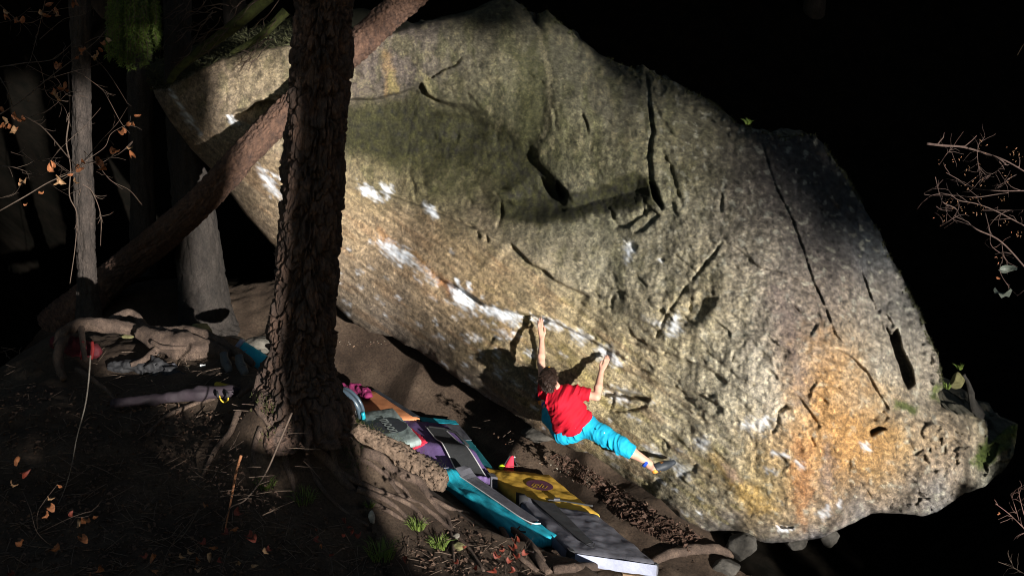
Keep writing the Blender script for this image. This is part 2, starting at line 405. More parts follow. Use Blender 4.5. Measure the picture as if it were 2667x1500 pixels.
# snap the outside ring onto the outline
gyv, gxv = np.gradient(sdo, ST); gl = np.hypot(gxv, gyv) + 1e-6
outm = keep & (sdo < 0)
X = PX + np.where(outm, -sdo * gxv / gl, 0); Y = PY + np.where(outm, -sdo * gyv / gl, 0)
X = X[keep]; Y = Y[keep]; sd = np.maximum(sdo[keep], 0)
idx[keep] = np.arange(keep.sum())
D = depth_base(X, Y)
def line(poly, w=None):
    d, s, a = polydist(X, Y, poly); return d, s, a
ends = lambda a, e=0.08: sstep(0, e, a) * sstep(1, 1 - e, a)
wob = 6 * fbm(X / 45, Y / 45, 2.2, 3)
def near(poly, mar):
    """indices of the face points within a margin of a polyline"""
    p = np.asarray(poly, float); a = p.min(0) - mar; b = p.max(0) + mar
    return np.nonzero((X > a[0]) & (X < b[0]) & (Y > a[1]) & (Y < b[1]))[0]
def crack(poly, dep, wd, e=0.1):
    """a narrow groove"""
    i = near(poly, 4 * wd + 14)
    d, s, a = polydist(X[i] + 0.5 * wob[i], Y[i] + 0.5 * wob[i], poly)
    k = len(poly) * 7.3 + poly[0][0]; mod = np.clip(.62 + .75 * gn(a * L_(poly) / 22.0 + k, a * 0 + .5, 3.0), .08, 1.25); wm = wd * np.clip(.9 + .6 * gn(a * L_(poly) / 15.0 + k, a * 0 + 9.5, 6.0), .45, 1.7)
    D[i] += (dep * mod * np.exp(-(d / wm) ** 2) + (.28 * dep * np.sign(k % 2 - 1) * s * sstep(0, 3, d) * np.exp(-d / 22.0))) * ends(a, e)
def L_(poly):
    p = np.asarray(poly, float); return float(np.hypot(*np.diff(p, axis=0).T).sum())
def step(poly, dep, reach, soft=3.0, e=0.06, lead=0.0):
    """surface on the + side of the line lies deeper by dep, fading back over reach; lead lifts the - side lip"""
    i = near(poly, 5 * reach + 14)
    d, s, a = polydist(X[i] + 0.4 * wob[i], Y[i] + 0.4 * wob[i], poly); q = d * s
    D[i] += ends(a, e) * (dep * sstep(-soft, soft, q) * np.exp(-np.maximum(q, 0) / reach) - lead * sstep(0, -soft, q) * np.exp(np.minimum(q, 0) / reach))
def pit(poly, dep, soft=6.0):
    i = near(poly, 24)
    q = sdpoly(X[i] + 0.5 * wob[i], Y[i] + 0.5 * wob[i], poly)
    D[i] += dep * sstep(-1.0, soft, q)
# soft large undulation and rounding towards the silhouette
D = D + 0.06 * fbm(X / 190, Y / 190, 0.5, 3)
_a1 = math.radians(33); _u = X * math.cos(_a1) + Y * math.sin(_a1); _w = -X * math.sin(_a1) + Y * math.cos(_a1)
_lay = _w / 46.0 + .9 * fbm(_u / 150, _w / 70, 12.0, 3)                      # broken layers running with the slope of the face
D = D + (.020 * (np.abs((_lay % 1.0) - .5) * 2) ** 3 + .022 * sstep(.72, .78, _lay % 1.0)) * np.clip(.3 + fbm(_u / 120, _w / 60, 14.0, 3), 0, 1) * sstep(1350, 1650, X) * sstep(560, 720, Y)
_f1, _f2, _cid = worley(X / 95.0 + .5 * fbm(X / 80, Y / 80, 5.0, 2), Y / 120.0 + .5 * fbm(X / 80, Y / 80, 8.0, 2), None, 9)
_cr = _perm[_cid] / 4096.0 - .5; _cs = _perm[(_cid + 41) & 4095] / 4096.0 - .5
D = D + (.022 * _cr + .00055 * (_cs * (X % 400 - 200) * 0) ) * sstep(0.0, .12, _f2 - _f1) * sstep(1350, 1700, X) * np.clip(.55 + fbm(X / 160, Y / 160, 17., 2), 0, 1)
inv = sstep(60, 0, sd)
D = D + (0.28 - 0.17 * sstep(2380, 2480, X)) * (1 - np.sqrt(np.clip(1 - np.clip(1 - sd / 70.0, 0, 1) ** 2, 0, 1)))
right_rim = sstep(1350, 1700, X)
D = D + right_rim * sstep(2470, 2380, X) * sstep(1330, 1200, Y) * 0.30 * np.clip(1 - sd / 130.0, 0, 1) ** 2
# top of the boulder on the left: a real upper surface going away from the edge
TOPL = [(380, 232), (425, 238), (450, 226), (490, 204), (520, 186), (570, 160), (640, 140), (745, 122), (830, 112), (900, 108), (990, 98), (1045, 84), (1110, 62), (1200, 46), (1310, 2)]
d_, s_, a_ = polydist(X, Y, TOPL); qtop = -d_ * s_          # + above the edge
D = D + 1.5 * np.clip(qtop, 0, 200) / 70.0 * sstep(1330, 1200, X)
# alcove under the upper left ledge
d_, s_, a_ = polydist(X + .4 * wob, Y + .4 * wob, [(700, 250), (880, 262), (959, 260), (1040, 243), (1075, 230), (1097, 216), (1112, 246), (1150, 268), (1220, 281), (1290, 322), (1345, 372), (1390, 440), (1440, 520)])
q_ = d_ * s_; sf_ = 4 + 40 * sstep(.5, .85, a_); dp_ = np.interp(a_, [0, .1, .3, .46, .52, .62, .8, 1], [0, .20, .20, .13, .13, .13, .07, 0.])
D = D + dp_ * sstep(-sf_, sf_, q_) * np.exp(-np.maximum(q_, 0) / 130) * sstep(620, 520, Y)
# arete and hanging bulge
step([(1398, 62), (1412, 110), (1426, 180), (1432, 250), (1430, 310), (1420, 352), (1388, 382), (1400, 425), (1440, 468), (1476, 505)], 0.05, 90, 20, 0.06, 0.01)
step([(1385, 376), (1400, 425), (1440, 468), (1480, 508), (1500, 540)], 0.06, 70, 8, .15)
pit([(1300, 505), (1380, 462), (1440, 470), (1482, 512), (1540, 490), (1620, 462), (1668, 452), (1700, 480), (1706, 520), (1660, 540), (1600, 552), (1540, 560), (1470, 575), (1400, 588), (1320, 578)], 0.16, 50)
pit([(1398, 448), (1440, 470), (1478, 508), (1470, 540), (1430, 520), (1400, 490)], 0.16, 24)
pit([(1452, 470), (1482, 500), (1476, 524), (1458, 520), (1448, 496)], 0.25, 9)
pit([(1690, 470), (1712, 490), (1728, 540), (1722, 548), (1700, 520)], 0.25, 8)
# main vertical crack with its companion ribs
crack([(1672, 168), (1690, 215), (1693, 280), (1703, 345), (1692, 405), (1698, 460), (1716, 530)], 0.10, 3.6, 0.03)
step([(1690, 190), (1697, 280), (1706, 345), (1697, 410), (1704, 470)], 0.025, 40, 5)
crack([(1700, 260), (1722, 310), (1752, 350), (1790, 395)], 0.05, 6)
crack([(1715, 385), (1742, 430), (1760, 490), (1778, 548)], 0.07, 6)
# seam between mossy wall and polished strip
step([(860, 452), (930, 476), (1000, 502), (1060, 522), (1130, 548), (1200, 582), (1262, 608), (1330, 640)], -0.05, 60, 3, 0.05)
crack([(1010, 505), (1080, 530), (1150, 556), (1230, 590), (1290, 612)], 0.05, 4)
crack([(1285, 500), (1303, 520), (1306, 560), (1290, 592)], 0.10, 5)
crack([(1245, 600), (1250, 625)], 0.05, 4); crack([(1265, 605), (1272, 632)], 0.05, 4)
step([(1325, 628), (1352, 655), (1385, 690), (1420, 705), (1445, 730), (1480, 748), (1540, 775)], 0.07, 60, 3, 0.08, 0.02)
crack([(1540, 775), (1600, 815), (1680, 840), (1740, 880)], 0.03, 4)
# the chalked rail
step([(1135, 722), (1170, 742), (1205, 758), (1242, 780), (1262, 796), (1290, 800), (1350, 816), (1405, 826), (1450, 842), (1500, 866), (1560, 898), (1600, 920)], 0.085, 26, 2.5, 0.04, 0.025)
crack([(1130, 722), (1180, 742), (1235, 776), (1250, 795)], 0.05, 3.5)
pit([(1380, 822), (1425, 826), (1430, 838), (1410, 850), (1392, 842)], 0.06, 5)
pit([(1385, 850), (1345, 850), (1320, 900), (1345, 945), (1395, 960), (1400, 900)], 0.07, 10)
step([(1290, 870), (1340, 905), (1365, 960), (1380, 1010), (1400, 1050)], -0.05, 50, 3)
crack([(1500, 850), (1535, 862), (1556, 884)], 0.05, 4)
# slots
pit([(1566, 1013), (1600, 1012), (1640, 1022), (1694, 1036), (1688, 1046), (1640, 1040), (1600, 1034), (1572, 1032)], 0.10, 6)
step([(1566, 1012), (1620, 1014), (1694, 1036)], 0.05, 22, 2.5)
pit([(1588, 1062), (1620, 1066), (1680, 1052), (1690, 1060), (1650, 1072), (1600, 1074)], 0.04, 5)
step([(1600, 950), (1655, 976), (1700, 990), (1750, 1008), (1830, 1030), (1890, 1066)], 0.06, 26, 3)
step([(1620, 885), (1680, 905), (1740, 930), (1800, 942), (1850, 962), (1900, 1000)], 0.05, 30, 3)
crack([(1640, 872), (1700, 905), (1760, 930), (1810, 945)], 0.05, 4)
step([(1500, 1060), (1560, 1090), (1600, 1130), (1660, 1175), (1740, 1200), (1800, 1215), (1860, 1235)], 0.05, 40, 4)
for k in range(46):
    x0 = rng.uniform(1500, 2300); y0 = rng.uniform(700, 1330)
    L = rng.uniform(25, 95); a = math.radians(rng.choice([28, 33, 40, 22]) + rng.normal(0, 8)); a = a if rng.random() < 0.8 else a + 1.2
    pts = [(x0 + L * t * math.cos(a) + rng.normal(0, 3), y0 + L * t * math.sin(a) + rng.normal(0, 4)) for t in np.linspace(0, 1, 5)]
    if rng.random() < 0.55: step(pts, rng.uniform(0.02, 0.055), rng.uniform(12, 28), 2.5, 0.25)
    else: crack(pts, rng.uniform(0.025, 0.06), rng.uniform(2.5, 4), 0.25)
for k in range(26):
    x0 = rng.uniform(1050, 1950); y0 = rng.uniform(90, 560)
    L = rng.uniform(25, 90); a = math.radians(rng.normal(75, 28))
    pts = [(x0 + L * t * math.cos(a) + rng.normal(0, 3), y0 + L * t * math.sin(a) + rng.normal(0, 4)) for t in np.linspace(0, 1, 5)]
    crack(pts, rng.uniform(0.02, 0.05), rng.uniform(3, 6), 0.3)
# triangular scoop right of the middle
step([(1742, 815), (1762, 780), (1800, 735), (1845, 680), (1884, 628)], 0.035, 70, 5, 0.04)
crack([(1742, 815), (1762, 780), (1800, 735), (1845, 680), (1884, 628)], 0.07, 4, .04)
step([(1884, 626), (1925, 650), (1970, 690), (2040, 712), (2110, 742), (2160, 755)], 0.035, 60, 4)
pit([(1752, 838), (1790, 858), (1835, 852), (1852, 820), (1880, 770), (1830, 750), (1780, 790)], 0.09, 26)
crack([(1700, 880), (1722, 850), (1742, 812)], 0.06, 4); crack([(1742, 800), (1770, 828), (1790, 850)], 0.05, 4)
# dark stone edges round (1650,600)
step([(1700, 545), (1660, 570), (1640, 590), (1600, 596)], 0.06, 18, 3); step([(1720, 560), (1680, 600), (1650, 612)], 0.06, 18, 3)
pit([(1622, 628), (1650, 630), (1662, 640), (1650, 655)], 0.05, 5); pit([(1715, 676), (1732, 672), (1730, 684)], 0.05, 4)
# right hand side: long cracks, flake and gap
crack([(1978, 345), (2000, 420), (2022, 490), (2060, 560), (2095, 655), (2120, 735), (2150, 800), (2175, 870), (2205, 900)], 0.07, 3.2, 0.03)
crack([(2160, 760), (2190, 810), (2240, 880), (2290, 960)], 0.03, 5)
step([(2070, 490), (2110, 520), (2160, 560), (2210, 600)], 0.04, 30, 4); crack([(2120, 470), (2170, 530), (2240, 600)], 0.06, 6)
step([(2200, 620), (2240, 700), (2270, 770), (2300, 830), (2330, 900)], 0.04, 60, 5, 0.1, 0.01)
crack([(2240, 690), (2262, 760), (2285, 815), (2310, 880)], 0.06, 4); crack([(2282, 812), (2310, 790), (2350, 745), (2368, 735)], 0.10, 5)
crack([(2230, 850), (2262, 836), (2285, 815)], 0.04, 4)
pit([(2290, 822), (2306, 806), (2322, 830), (2334, 848), (2322, 862), (2308, 850)], 0.1, 8)
pit([(2305, 842), (2322, 866), (2338, 852), (2352, 905), (2378, 958), (2384, 1000), (2366, 1018), (2344, 990), (2330, 940), (2314, 890)], 0.42, 10)
step([(2335, 790), (2352, 850), (2385, 930), (2402, 985), (2440, 1010)], -0.05, 45, 4)
step([(2140, 930), (2180, 910), (2220, 930), (2260, 970), (2300, 1040), (2320, 1070)], 0.09, 40, 4)
pit([(2262, 1122), (2288, 1108), (2312, 1116), (2296, 1124), (2268, 1138)], 0.22, 6)
step([(2255, 1085), (2300, 1070), (2318, 1090)], 0.05, 30, 4)
pit([(2030, 1058), (2050, 1050), (2052, 1062), (2032, 1076)], 0.08, 4); crack([(2030, 1060), (2028, 1110), (2010, 1130)], 0.04, 4)
step([(2040, 1020), (2080, 1030), (2110, 1070), (2140, 1115)], 0.05, 24, 3); step([(1960, 1180), (2020, 1175), (2060, 1210)], 0.04, 20, 3)
pit([(2024, 1363), (2066, 1366), (2062, 1376), (2030, 1376)], 0.08, 4); step([(2024, 1362), (2100, 1370), (2150, 1330)], 0.05, 20, 3)
step([(2290, 1310), (2330, 1290), (2380, 1285), (2430, 1200), (2480, 1130)], 0.08, 50, 4)
# left nose: notch with a shadowed hold
pit([(592, 300), (612, 285), (640, 282), (662, 262), (700, 262), (752, 268), (720, 300), (690, 318), (660, 330), (640, 318), (605, 312)], 0.22, 9)
crack([(443, 240), (480, 300), (505, 330)], 0.02, 3)
# blocky broken stone bottom right
f1, f2, cid = worley(X / 70.0 + .75 * fbm(X / 55, Y / 55, 61.0, 3), Y / 48.0 + .75 * fbm(X / 55, Y / 55, 66.0, 3), None, 3)
blk = sstep(2300, 2420, X) * sstep(1030, 1100, Y) + sstep(2150, 2300, X) * sstep(1270, 1330, Y)
blk = np.clip(blk, 0, 1)
cr = (_perm[cid] / 4096.0 - 0.5); ta = (_perm[(cid + 31) & 4095] / 4096.0 - .5); tb_ = (_perm[(cid + 57) & 4095] / 4096.0 - .5)
D = D + blk * (0.07 * cr + 0.10 * (ta * np.sin(X / 30.0) + tb_ * np.cos(Y / 30.0)) + 0.026 * sstep(0.16, 0.0, f2 - f1) * np.clip(.5 + 1.2 * fbm(X / 40, Y / 40, 69.0, 2), 0, 1))
rimb = right_rim * sstep(70, 10, sd) * sstep(1050, 900, Y)
D = D + rimb * 0.10 * fbm(X / 16, Y / 16, 8.8, 3)
# surface grain: streaky along the polished strip, granular elsewhere
ang = math.radians(36); U_ = X * math.cos(ang) + Y * math.sin(ang); W_ = -X * math.sin(ang) + Y * math.cos(ang)
dseam, sseam, aseam = polydist(X, Y, [(380, 230), (700, 380), (860, 452), (1000, 502), (1130, 548), (1330, 640), (1540, 775), (1760, 950), (1960, 1180), (2000, 1420)])
strip = sstep(-20, 60, dseam * sseam)
D = D + strip * (0.014 * fbm(U_ / 90, W_ / 14, 3.3, 4) + 0.006 * fbm(U_ / 26, W_ / 6, 5.1, 3))
D = D + (1 - strip) * (0.013 * fbm(X / 42, Y / 60, 6.1, 5) + 0.005 * fbm(X / 11, Y / 12, 7.7, 3))
gran = sstep(1600, 1950, X) * (0.006 * fbm(X / 34, Y / 22, 9.3, 5, .6) + 0.009 * fbm((X + Y) / 60, (Y - .4 * X) / 18, 2.7, 4, .6))
D = D + gran + 0.006 * fbm(X / 7, Y / 7, 1.7, 2)
vco = P(X, Y, D)
h, wd_ = idx.shape
q = np.stack([idx[:-1, :-1], idx[1:, :-1], idx[1:, 1:], idx[:-1, 1:]], -1).reshape(-1, 4)
q = q[(q >= 0).all(1)]
# boundary loop -> rings going back to give the boulder its body
he = {}
for a, b in ((0, 1), (1, 2), (2, 3), (3, 0)):
    for u, v in zip(q[:, a].tolist(), q[:, b].tolist()): he[(u, v)] = 1
nxt = {}
for (u, v) in he:
    if (v, u) not in he: nxt[v] = u
loops = []; seen = set()
for st in list(nxt):
    if st in seen: continue
    lp = [st]; seen.add(st); c = nxt[st]
    while c not in seen and c in nxt: lp.append(c); seen.add(c); c = nxt[c]
    loops.append(lp)
lp = max(loops, key=len)
verts = [vco]; faces = [q]; base = len(vco); n = len(lp); prev = np.array(lp)
lc = vco[lp]; cen = lc.mean(0)
lx = X[lp]; ly = Y[lp]
bot = sstep(0.4, 0.9, (ly - (lx * 0.55 + 250)) / 300.0)      # lower edge goes back level, upper edge closes over
_bk = np.array([0, .45, 1.1, 2.0, 3.0, 3.9, 4.3, 4.4]); _sh = np.array([1, .985, .95, .87, .72, .48, .2, .02]); _t = np.concatenate([np.linspace(.06, 1.4, 14), np.linspace(1.6, 7, 18)])
for j, t_i in enumerate(_t):
    bk = np.interp(t_i, range(8), _bk); sh = np.interp(t_i, range(8), _sh)
    c2 = cen + np.array([0, 1, -0.12]) * bk
    ring = (lc - cen) * sh + c2; amp = min(1, t_i)
    for ax in range(3): ring[:, ax] += amp * (.10 * fbm(lx / 70 + 9 * ax, ly / 70, bk * 1.6, 3) + .05 * fbm(lx / 22 + 5 * ax, ly / 22, bk * 6.0, 3))
    verts.append(ring); cur = base + np.arange(n)
    f = np.stack([prev, np.roll(prev, -1), np.roll(cur, -1), cur], -1); faces.append(f); base += n; prev = cur
BV = np.vstack(verts); BF = np.vstack(faces)
bme = pymesh('boulder', BV, BF)

# ---- stone colours per vertex: lichen, moss, rust, chalk, plus painted falloff and shade
colpts = [  # x, y, r,g,b albedo
    (450, 270, .19, .155, .115), (600, 220, .20, .165, .12), (680, 200, .19, .165, .105), (700, 330, .2, .17, .12), (520, 370, .19, .16, .12), (640, 540, .20, .17, .13),
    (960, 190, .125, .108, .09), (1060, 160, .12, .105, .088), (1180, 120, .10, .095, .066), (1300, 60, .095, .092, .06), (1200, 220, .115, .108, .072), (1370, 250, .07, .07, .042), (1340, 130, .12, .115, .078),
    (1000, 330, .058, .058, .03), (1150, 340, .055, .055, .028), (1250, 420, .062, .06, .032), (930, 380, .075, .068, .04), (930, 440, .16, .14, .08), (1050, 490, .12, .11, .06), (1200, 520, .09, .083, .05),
    (1550, 150, .085, .083, .058), (1600, 300, .10, .096, .068), (1500, 330, .105, .102, .06), (1600, 440, .08, .078, .048), (1430, 540, .06, .058, .038), (1800, 330, .09, .086, .056), (1850, 500, .105, .098, .074), (1760, 430, .12, .115, .072),
    (1980, 450, .065, .058, .05), (2050, 600, .07, .064, .054), (2150, 480, .034, .034, .031), (2150, 600, .056, .054, .05), (2250, 700, .075, .074, .068), (2350, 850, .14, .13, .105), (2300, 780, .09, .084, .07), (2420, 950, .16, .145, .115),  # upper right kept dark and bluish, fading light put into the colour
    (1000, 560, .25, .21, .15), (1100, 650, .26, .215, .15), (1000, 700, .235, .20, .15), (900, 600, .26, .22, .155), (950, 800, .17, .15, .12), (1100, 860, .165, .145, .115), (1250, 960, .15, .133, .105), (1200, 800, .225, .185, .125), (1300, 720, .22, .19, .13), (1400, 800, .24, .21, .145),
    (1330, 910, .16, .14, .085), (1250, 860, .20, .165, .10), (1420, 1080, .17, .15, .12), (1500, 640, .18, .17, .12), (1600, 700, .19, .18, .13), (1500, 600, .155, .15, .105), (1700, 780, .21, .195, .14), (1700, 660, .19, .18, .13), (1640, 860, .24, .215, .145),
    (1500, 930, .26, .235, .15), (1600, 1000, .28, .25, .165), (1800, 1000, .31, .285, .20), (1700, 1100, .29, .262, .175), (1560, 1150, .17, .155, .09), (1640, 1220, .18, .165, .11), (1800, 1250, .215, .195, .125), (1900, 1150, .30, .275, .20), (1950, 980, .33, .31, .235),
    (1850, 700, .20, .185, .135), (1830, 800, .16, .14, .085), (1950, 700, .18, .165, .125), (1970, 830, .20, .185, .145), (2040, 860, .15, .13, .105), (2050, 980, .26, .22, .165), (2150, 960, .27, .185, .085), (2200, 1080, .30, .19, .075), (2150, 1180, .28, .18, .085), (2120, 1050, .30, .20, .09),
    (2250, 960, .24, .215, .16), (2300, 1020, .21, .19, .14), (2300, 1180, .22, .155, .06), (2400, 1130, .16, .13, .085), (2450, 1180, .17, .142, .105), (2550, 1200, .14, .125, .09), (2620, 1160, .075, .075, .045), (1950, 1280, .24, .19, .08), (2080, 1260, .25, .19, .10), (2050, 1330, .20, .165, .115),
    (2000, 1390, .13, .115, .09), (1880, 1340, .13, .118, .092), (2200, 1330, .16, .14, .11), (1750, 1310, .14, .128, .10), (2350, 1290, .16, .145, .12), (2000, 1080, .32, .29, .215)]
cpn = np.array(colpts); cf = tps(cpn[:, :2], cpn[:, 2:], 4e-2)
wx = X + 55 * fbm(X / 110, Y / 110, 11.0, 3); wy = Y + 55 * fbm(X / 110, Y / 110, 15.0, 3)
A = np.clip(cf(wx, wy), 0.02, 0.5)
alc = sdpoly(wx * .5 + X * .5, wy * .5 + Y * .5, [(850, 262), (960, 260), (1040, 244), (1096, 216), (1112, 246), (1150, 268), (1220, 282), (1290, 325), (1345, 375), (1420, 440), (1480, 510), (1560, 500), (1690, 470), (1700, 540), (1560, 562), (1400, 592), (1270, 575), (1150, 500), (1000, 440), (850, 400)])
pass
A = A * (1 - 0.34 * sstep(620, 330, Y + .22 * (X - 1300)) * sstep(700, 1100, X))[:, None]  # upper face darkened, its falloff of light painted into the colour
moss_n = sstep(0.05, 0.5, fbm(X / 48, Y / 85, 21.0, 4))[:, None]
zone = (sstep(60, -60, dseam * sseam) * sstep(2150, 1500, X))[:, None]
A = A * (1 - 0.45 * moss_n * zone) + 0.45 * moss_n * zone * np.array([.05, .052, .022])
streak = fbm(U_ / 120, W_ / 9, 30.0, 4)[:, None]
A = A * (1 + 0.42 * strip[:, None] * streak)
_st2 = fbm((X * .8 + Y * .6) / 170, (-X * .6 + Y * .8) / 13, 36.0, 4)[:, None]; A = A * (1 + .22 * _st2 * sstep(1400, 1700, X)[:, None])
vst = fbm(X / 16, Y / 150, 33.0, 4)[:, None]
A = A * (1 + 0.30 * (1 - strip[:, None]) * vst)
warm = sstep(0.1, 0.55, fbm(U_ / 150, W_ / 26, 41.0, 3))[:, None] * strip[:, None] * sstep(2000, 1700, X)[:, None]
A = A * (1 - 0.35 * warm) + 0.35 * warm * np.array([.20, .14, .085])
olive = sstep(0.15, 0.6, fbm(U_ / 90, W_ / 30, 44.0, 3))[:, None] * strip[:, None] * sstep(1150, 1400, X)[:, None]
A = A * (1 - 0.4 * olive) + 0.4 * olive * np.array([.15, .135, .05])
# granite mottling of the lit right part
mot = fbm(X / 12, Y / 11, 50.0, 4)[:, None]; A = A * (1 + (0.45 + 0.2 * sstep(1600, 2000, X)[:, None]) * mot)
lt = sstep(.25, .6, fbm(X / 17, Y / 20, 51.5, 4) + .35 * fbm(X / 90, Y / 120, 52.0, 2))[:, None] * (1 - strip[:, None]) * sstep(2000, 1700, X)[:, None]
A = A * (1 - .38 * lt) + .38 * lt * np.array([.17, .155, .095])
lich = sstep(0.35, 0.6, fbm(X / 24, Y / 22, 55.0, 4))[:, None] * sstep(1500, 1900, X)[:, None]
A = A * (1 - 0.5 * lich) + 0.5 * lich * np.array([.30, .30, .24])
darkl = sstep(0.3, 0.65, fbm(X / 20, Y / 26, 61.0, 4))[:, None]
A = A * (1 - 0.45 * darkl * (1 - 0.7 * strip[:, None]))
def blotch(poly, col, soft, amt=1.0, breakup=0.5, sc=18.0):
    i = near(poly, 5 * soft + 20)
    q = sdpoly(X[i] + 1.4 * wob[i], Y[i] + 1.4 * wob[i], poly); m = sstep(-soft, soft, q + breakup * soft * 2 * fbm(X[i] / sc, Y[i] / sc, 70.0, 3))[:, None] * amt
    A[i] = A[i] * (1 - m) + m * np.array(col)
# rust streak on the upper ledge, green edge, brown stains, painted shade
blotch([(992, 130), (1010, 128), (1030, 190), (1036, 238), (1004, 250), (1000, 190)], (.17, .125, .065), 8, .65); blotch([(1010, 180), (1028, 190), (1036, 240), (1016, 246)], (.13, .125, .05), 7, .5)
blotch([(2110, 860), (2160, 900), (2240, 1010), (2320, 1120), (2330, 1200), (2260, 1240), (2180, 1180), (2130, 1050), (2100, 940)], (.22, .14, .06), 44, .36, .9, 30.); blotch([(2020, 740), (2070, 800), (2090, 950), (2110, 1050), (2070, 1050), (2040, 900), (2000, 800)], (.10, .082, .072), 26, .65)
blotch([(1950, 880), (2020, 960), (2045, 1080), (2000, 1110), (1950, 1010)], (.36, .34, .27), 26, .6); blotch([(2060, 1130), (2110, 1160), (2120, 1260), (2090, 1370), (2060, 1300)], (.24, .13, .055), 20, .6); blotch([(2150, 1130), (2175, 1200), (2160, 1330), (2140, 1260)], (.15, .12, .10), 12, .6); blotch([(1890, 1250), (1960, 1260), (2020, 1330), (1960, 1340)], (.27, .19, .06), 16, .55)
blotch([(1392, 70), (1402, 66), (1436, 180), (1440, 300), (1424, 360), (1396, 384), (1412, 340), (1428, 290), (1424, 190)], (.20, .185, .12), 4, .7)
blotch([(1096, 190), (1112, 196), (1128, 250), (1150, 268), (1108, 250)], (.19, .175, .10), 6, .7)
blotch([(980, 585), (1010, 610), (1040, 640), (1010, 650), (990, 620)], (.27, .17, .09), 8, .6); blotch([(1125, 712), (1180, 735), (1200, 770), (1170, 770), (1135, 735)], (.20, .12, .065), 7, .8); blotch([(1070, 650), (1110, 680), (1130, 725), (1100, 710)], (.36, .24, .12), 9, .55)
blotch([(1830, 1165), (1880, 1190), (1930, 1250), (1900, 1255), (1850, 1200)], (.24, .17, .055), 10, .6); blotch([(1875, 1200), (1910, 1220), (1935, 1255), (1900, 1250)], (.22, .17, .15), 8, .6)
blotch([(1330, 955), (1390, 940), (1400, 1010), (1370, 1015), (1345, 985), (1310, 900), (1290, 880), (1340, 880)], (.10, .09, .065), 6, .75)
blotch([(1440, 890), (1480, 900), (1560, 1010), (1590, 1060), (1540, 1040), (1490, 960)], (.25, .225, .11), 8, .55)
blotch([(1380, 520), (1480, 500), (1700, 480), (1690, 540), (1560, 560), (1400, 590), (1330, 560)], (.026, .025, .016), 24, .8)  # shade under the bulge put into the colour
blotch([(1440, 470), (1480, 500), (1560, 500), (1650, 460), (1700, 470), (1705, 530), (1600, 556), (1470, 574), (1440, 520)], (.016, .016, .011), 16, .8)  # deepest part of the painted shade under the bulge
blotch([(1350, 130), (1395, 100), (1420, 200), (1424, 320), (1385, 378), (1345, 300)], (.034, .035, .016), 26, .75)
blotch([(1390, 420), (1440, 470), (1470, 510), (1440, 540), (1360, 500), (1340, 440)], (.022, .022, .012), 22, .8)  # painted shade on the bulge's lower left underside
for (x0, y0, a, L, wd) in [(2600, 1150, -55, 130, 26), (2560, 1190, -60, 60, 18), (2440, 1020, -70, 40, 12), (2360, 1060, 20, 60, 10)]:
    dx, dy = math.cos(math.radians(a)), math.sin(math.radians(a)); nx_, ny_ = -dy, dx
    blotch([(x0 - dx * L / 2 - nx_ * wd, y0 - dy * L / 2 - ny_ * wd), (x0 + dx * L / 2 - nx_ * wd, y0 + dy * L / 2 - ny_ * wd), (x0 + dx * L / 2 + nx_ * wd, y0 + dy * L / 2 + ny_ * wd), (x0 - dx * L / 2 + nx_ * wd, y0 - dy * L / 2 + ny_ * wd)], (.04, .055, .012), 8, .85)
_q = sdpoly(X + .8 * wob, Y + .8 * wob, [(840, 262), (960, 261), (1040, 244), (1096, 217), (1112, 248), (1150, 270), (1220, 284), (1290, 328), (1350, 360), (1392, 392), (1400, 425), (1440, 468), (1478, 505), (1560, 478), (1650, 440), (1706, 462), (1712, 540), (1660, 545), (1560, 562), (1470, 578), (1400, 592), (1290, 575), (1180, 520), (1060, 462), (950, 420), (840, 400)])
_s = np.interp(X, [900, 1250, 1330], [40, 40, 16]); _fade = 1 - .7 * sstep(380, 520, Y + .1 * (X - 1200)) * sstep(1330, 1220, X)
_m = (0.90 * sstep(-_s * .25, _s, _q + 8 * fbm(X / 20, Y / 20, 98.0, 3)) * _fade)[:, None]; A = A * (1 - _m) + _m * (np.array([.023, .0235, .0095]) * (1 + .5 * fbm(X / 14, Y / 20, 97.0, 5))[:, None])  # dark olive moss plus painted recess shade, alcove to underside of the bulge
A = A * (1 - strip[:, None] * sstep(1750, 1450, X)[:, None]) * np.array([.94, .93, 1.0]) + A * strip[:, None] * sstep(1750, 1450, X)[:, None] * np.array([.93, .88, .86])
A = A * np.clip(1 + .9 * (A / A.mean(1, keepdims=True) - 1) * .24, .5, 1.6)
CH = np.zeros(len(X))
def chalk(poly, amt=1.0, soft=7.0, sc=10.0):
    i = near(poly, 5 * soft + 14)
    q = sdpoly(X[i] + 0.8 * wob[i], Y[i] + 0.8 * wob[i], poly); soft *= 1.9
    CH[i] = np.maximum(CH[i], amt * sstep(-soft * .8, soft * 1.1, q + soft * .9 * fbm(U_[i] / (sc * 2.2), W_[i] / (sc * 0.8), 80.0, 3)))
chalk([(934, 482), (950, 480), (985, 508), (1000, 528), (975, 520), (945, 502)], 1, 6); chalk([(992, 480), (1016, 484), (1024, 505), (1010, 520), (1000, 500)], .75, 6)
chalk([(1104, 532), (1126, 538), (1142, 566), (1128, 564), (1110, 548)], .95, 5)
chalk([(985, 630), (1010, 632), (1035, 640), (1062, 655), (1078, 675), (1085, 690), (1060, 684), (1040, 688), (1010, 664)], 1, 8); chalk([(1080, 680), (1110, 700), (1132, 728), (1118, 726), (1090, 704)], .5, 8)
chalk([(1172, 742), (1200, 752), (1238, 778), (1246, 800), (1226, 806), (1205, 800), (1180, 785)], 1, 5); chalk([(1180, 780), (1226, 800), (1238, 818), (1210, 806)], .6, 8)
chalk([(1182, 722), (1192, 726), (1200, 746), (1190, 742)], 1, 3); chalk([(1216, 736), (1228, 740), (1230, 760), (1220, 758)], 1, 3)
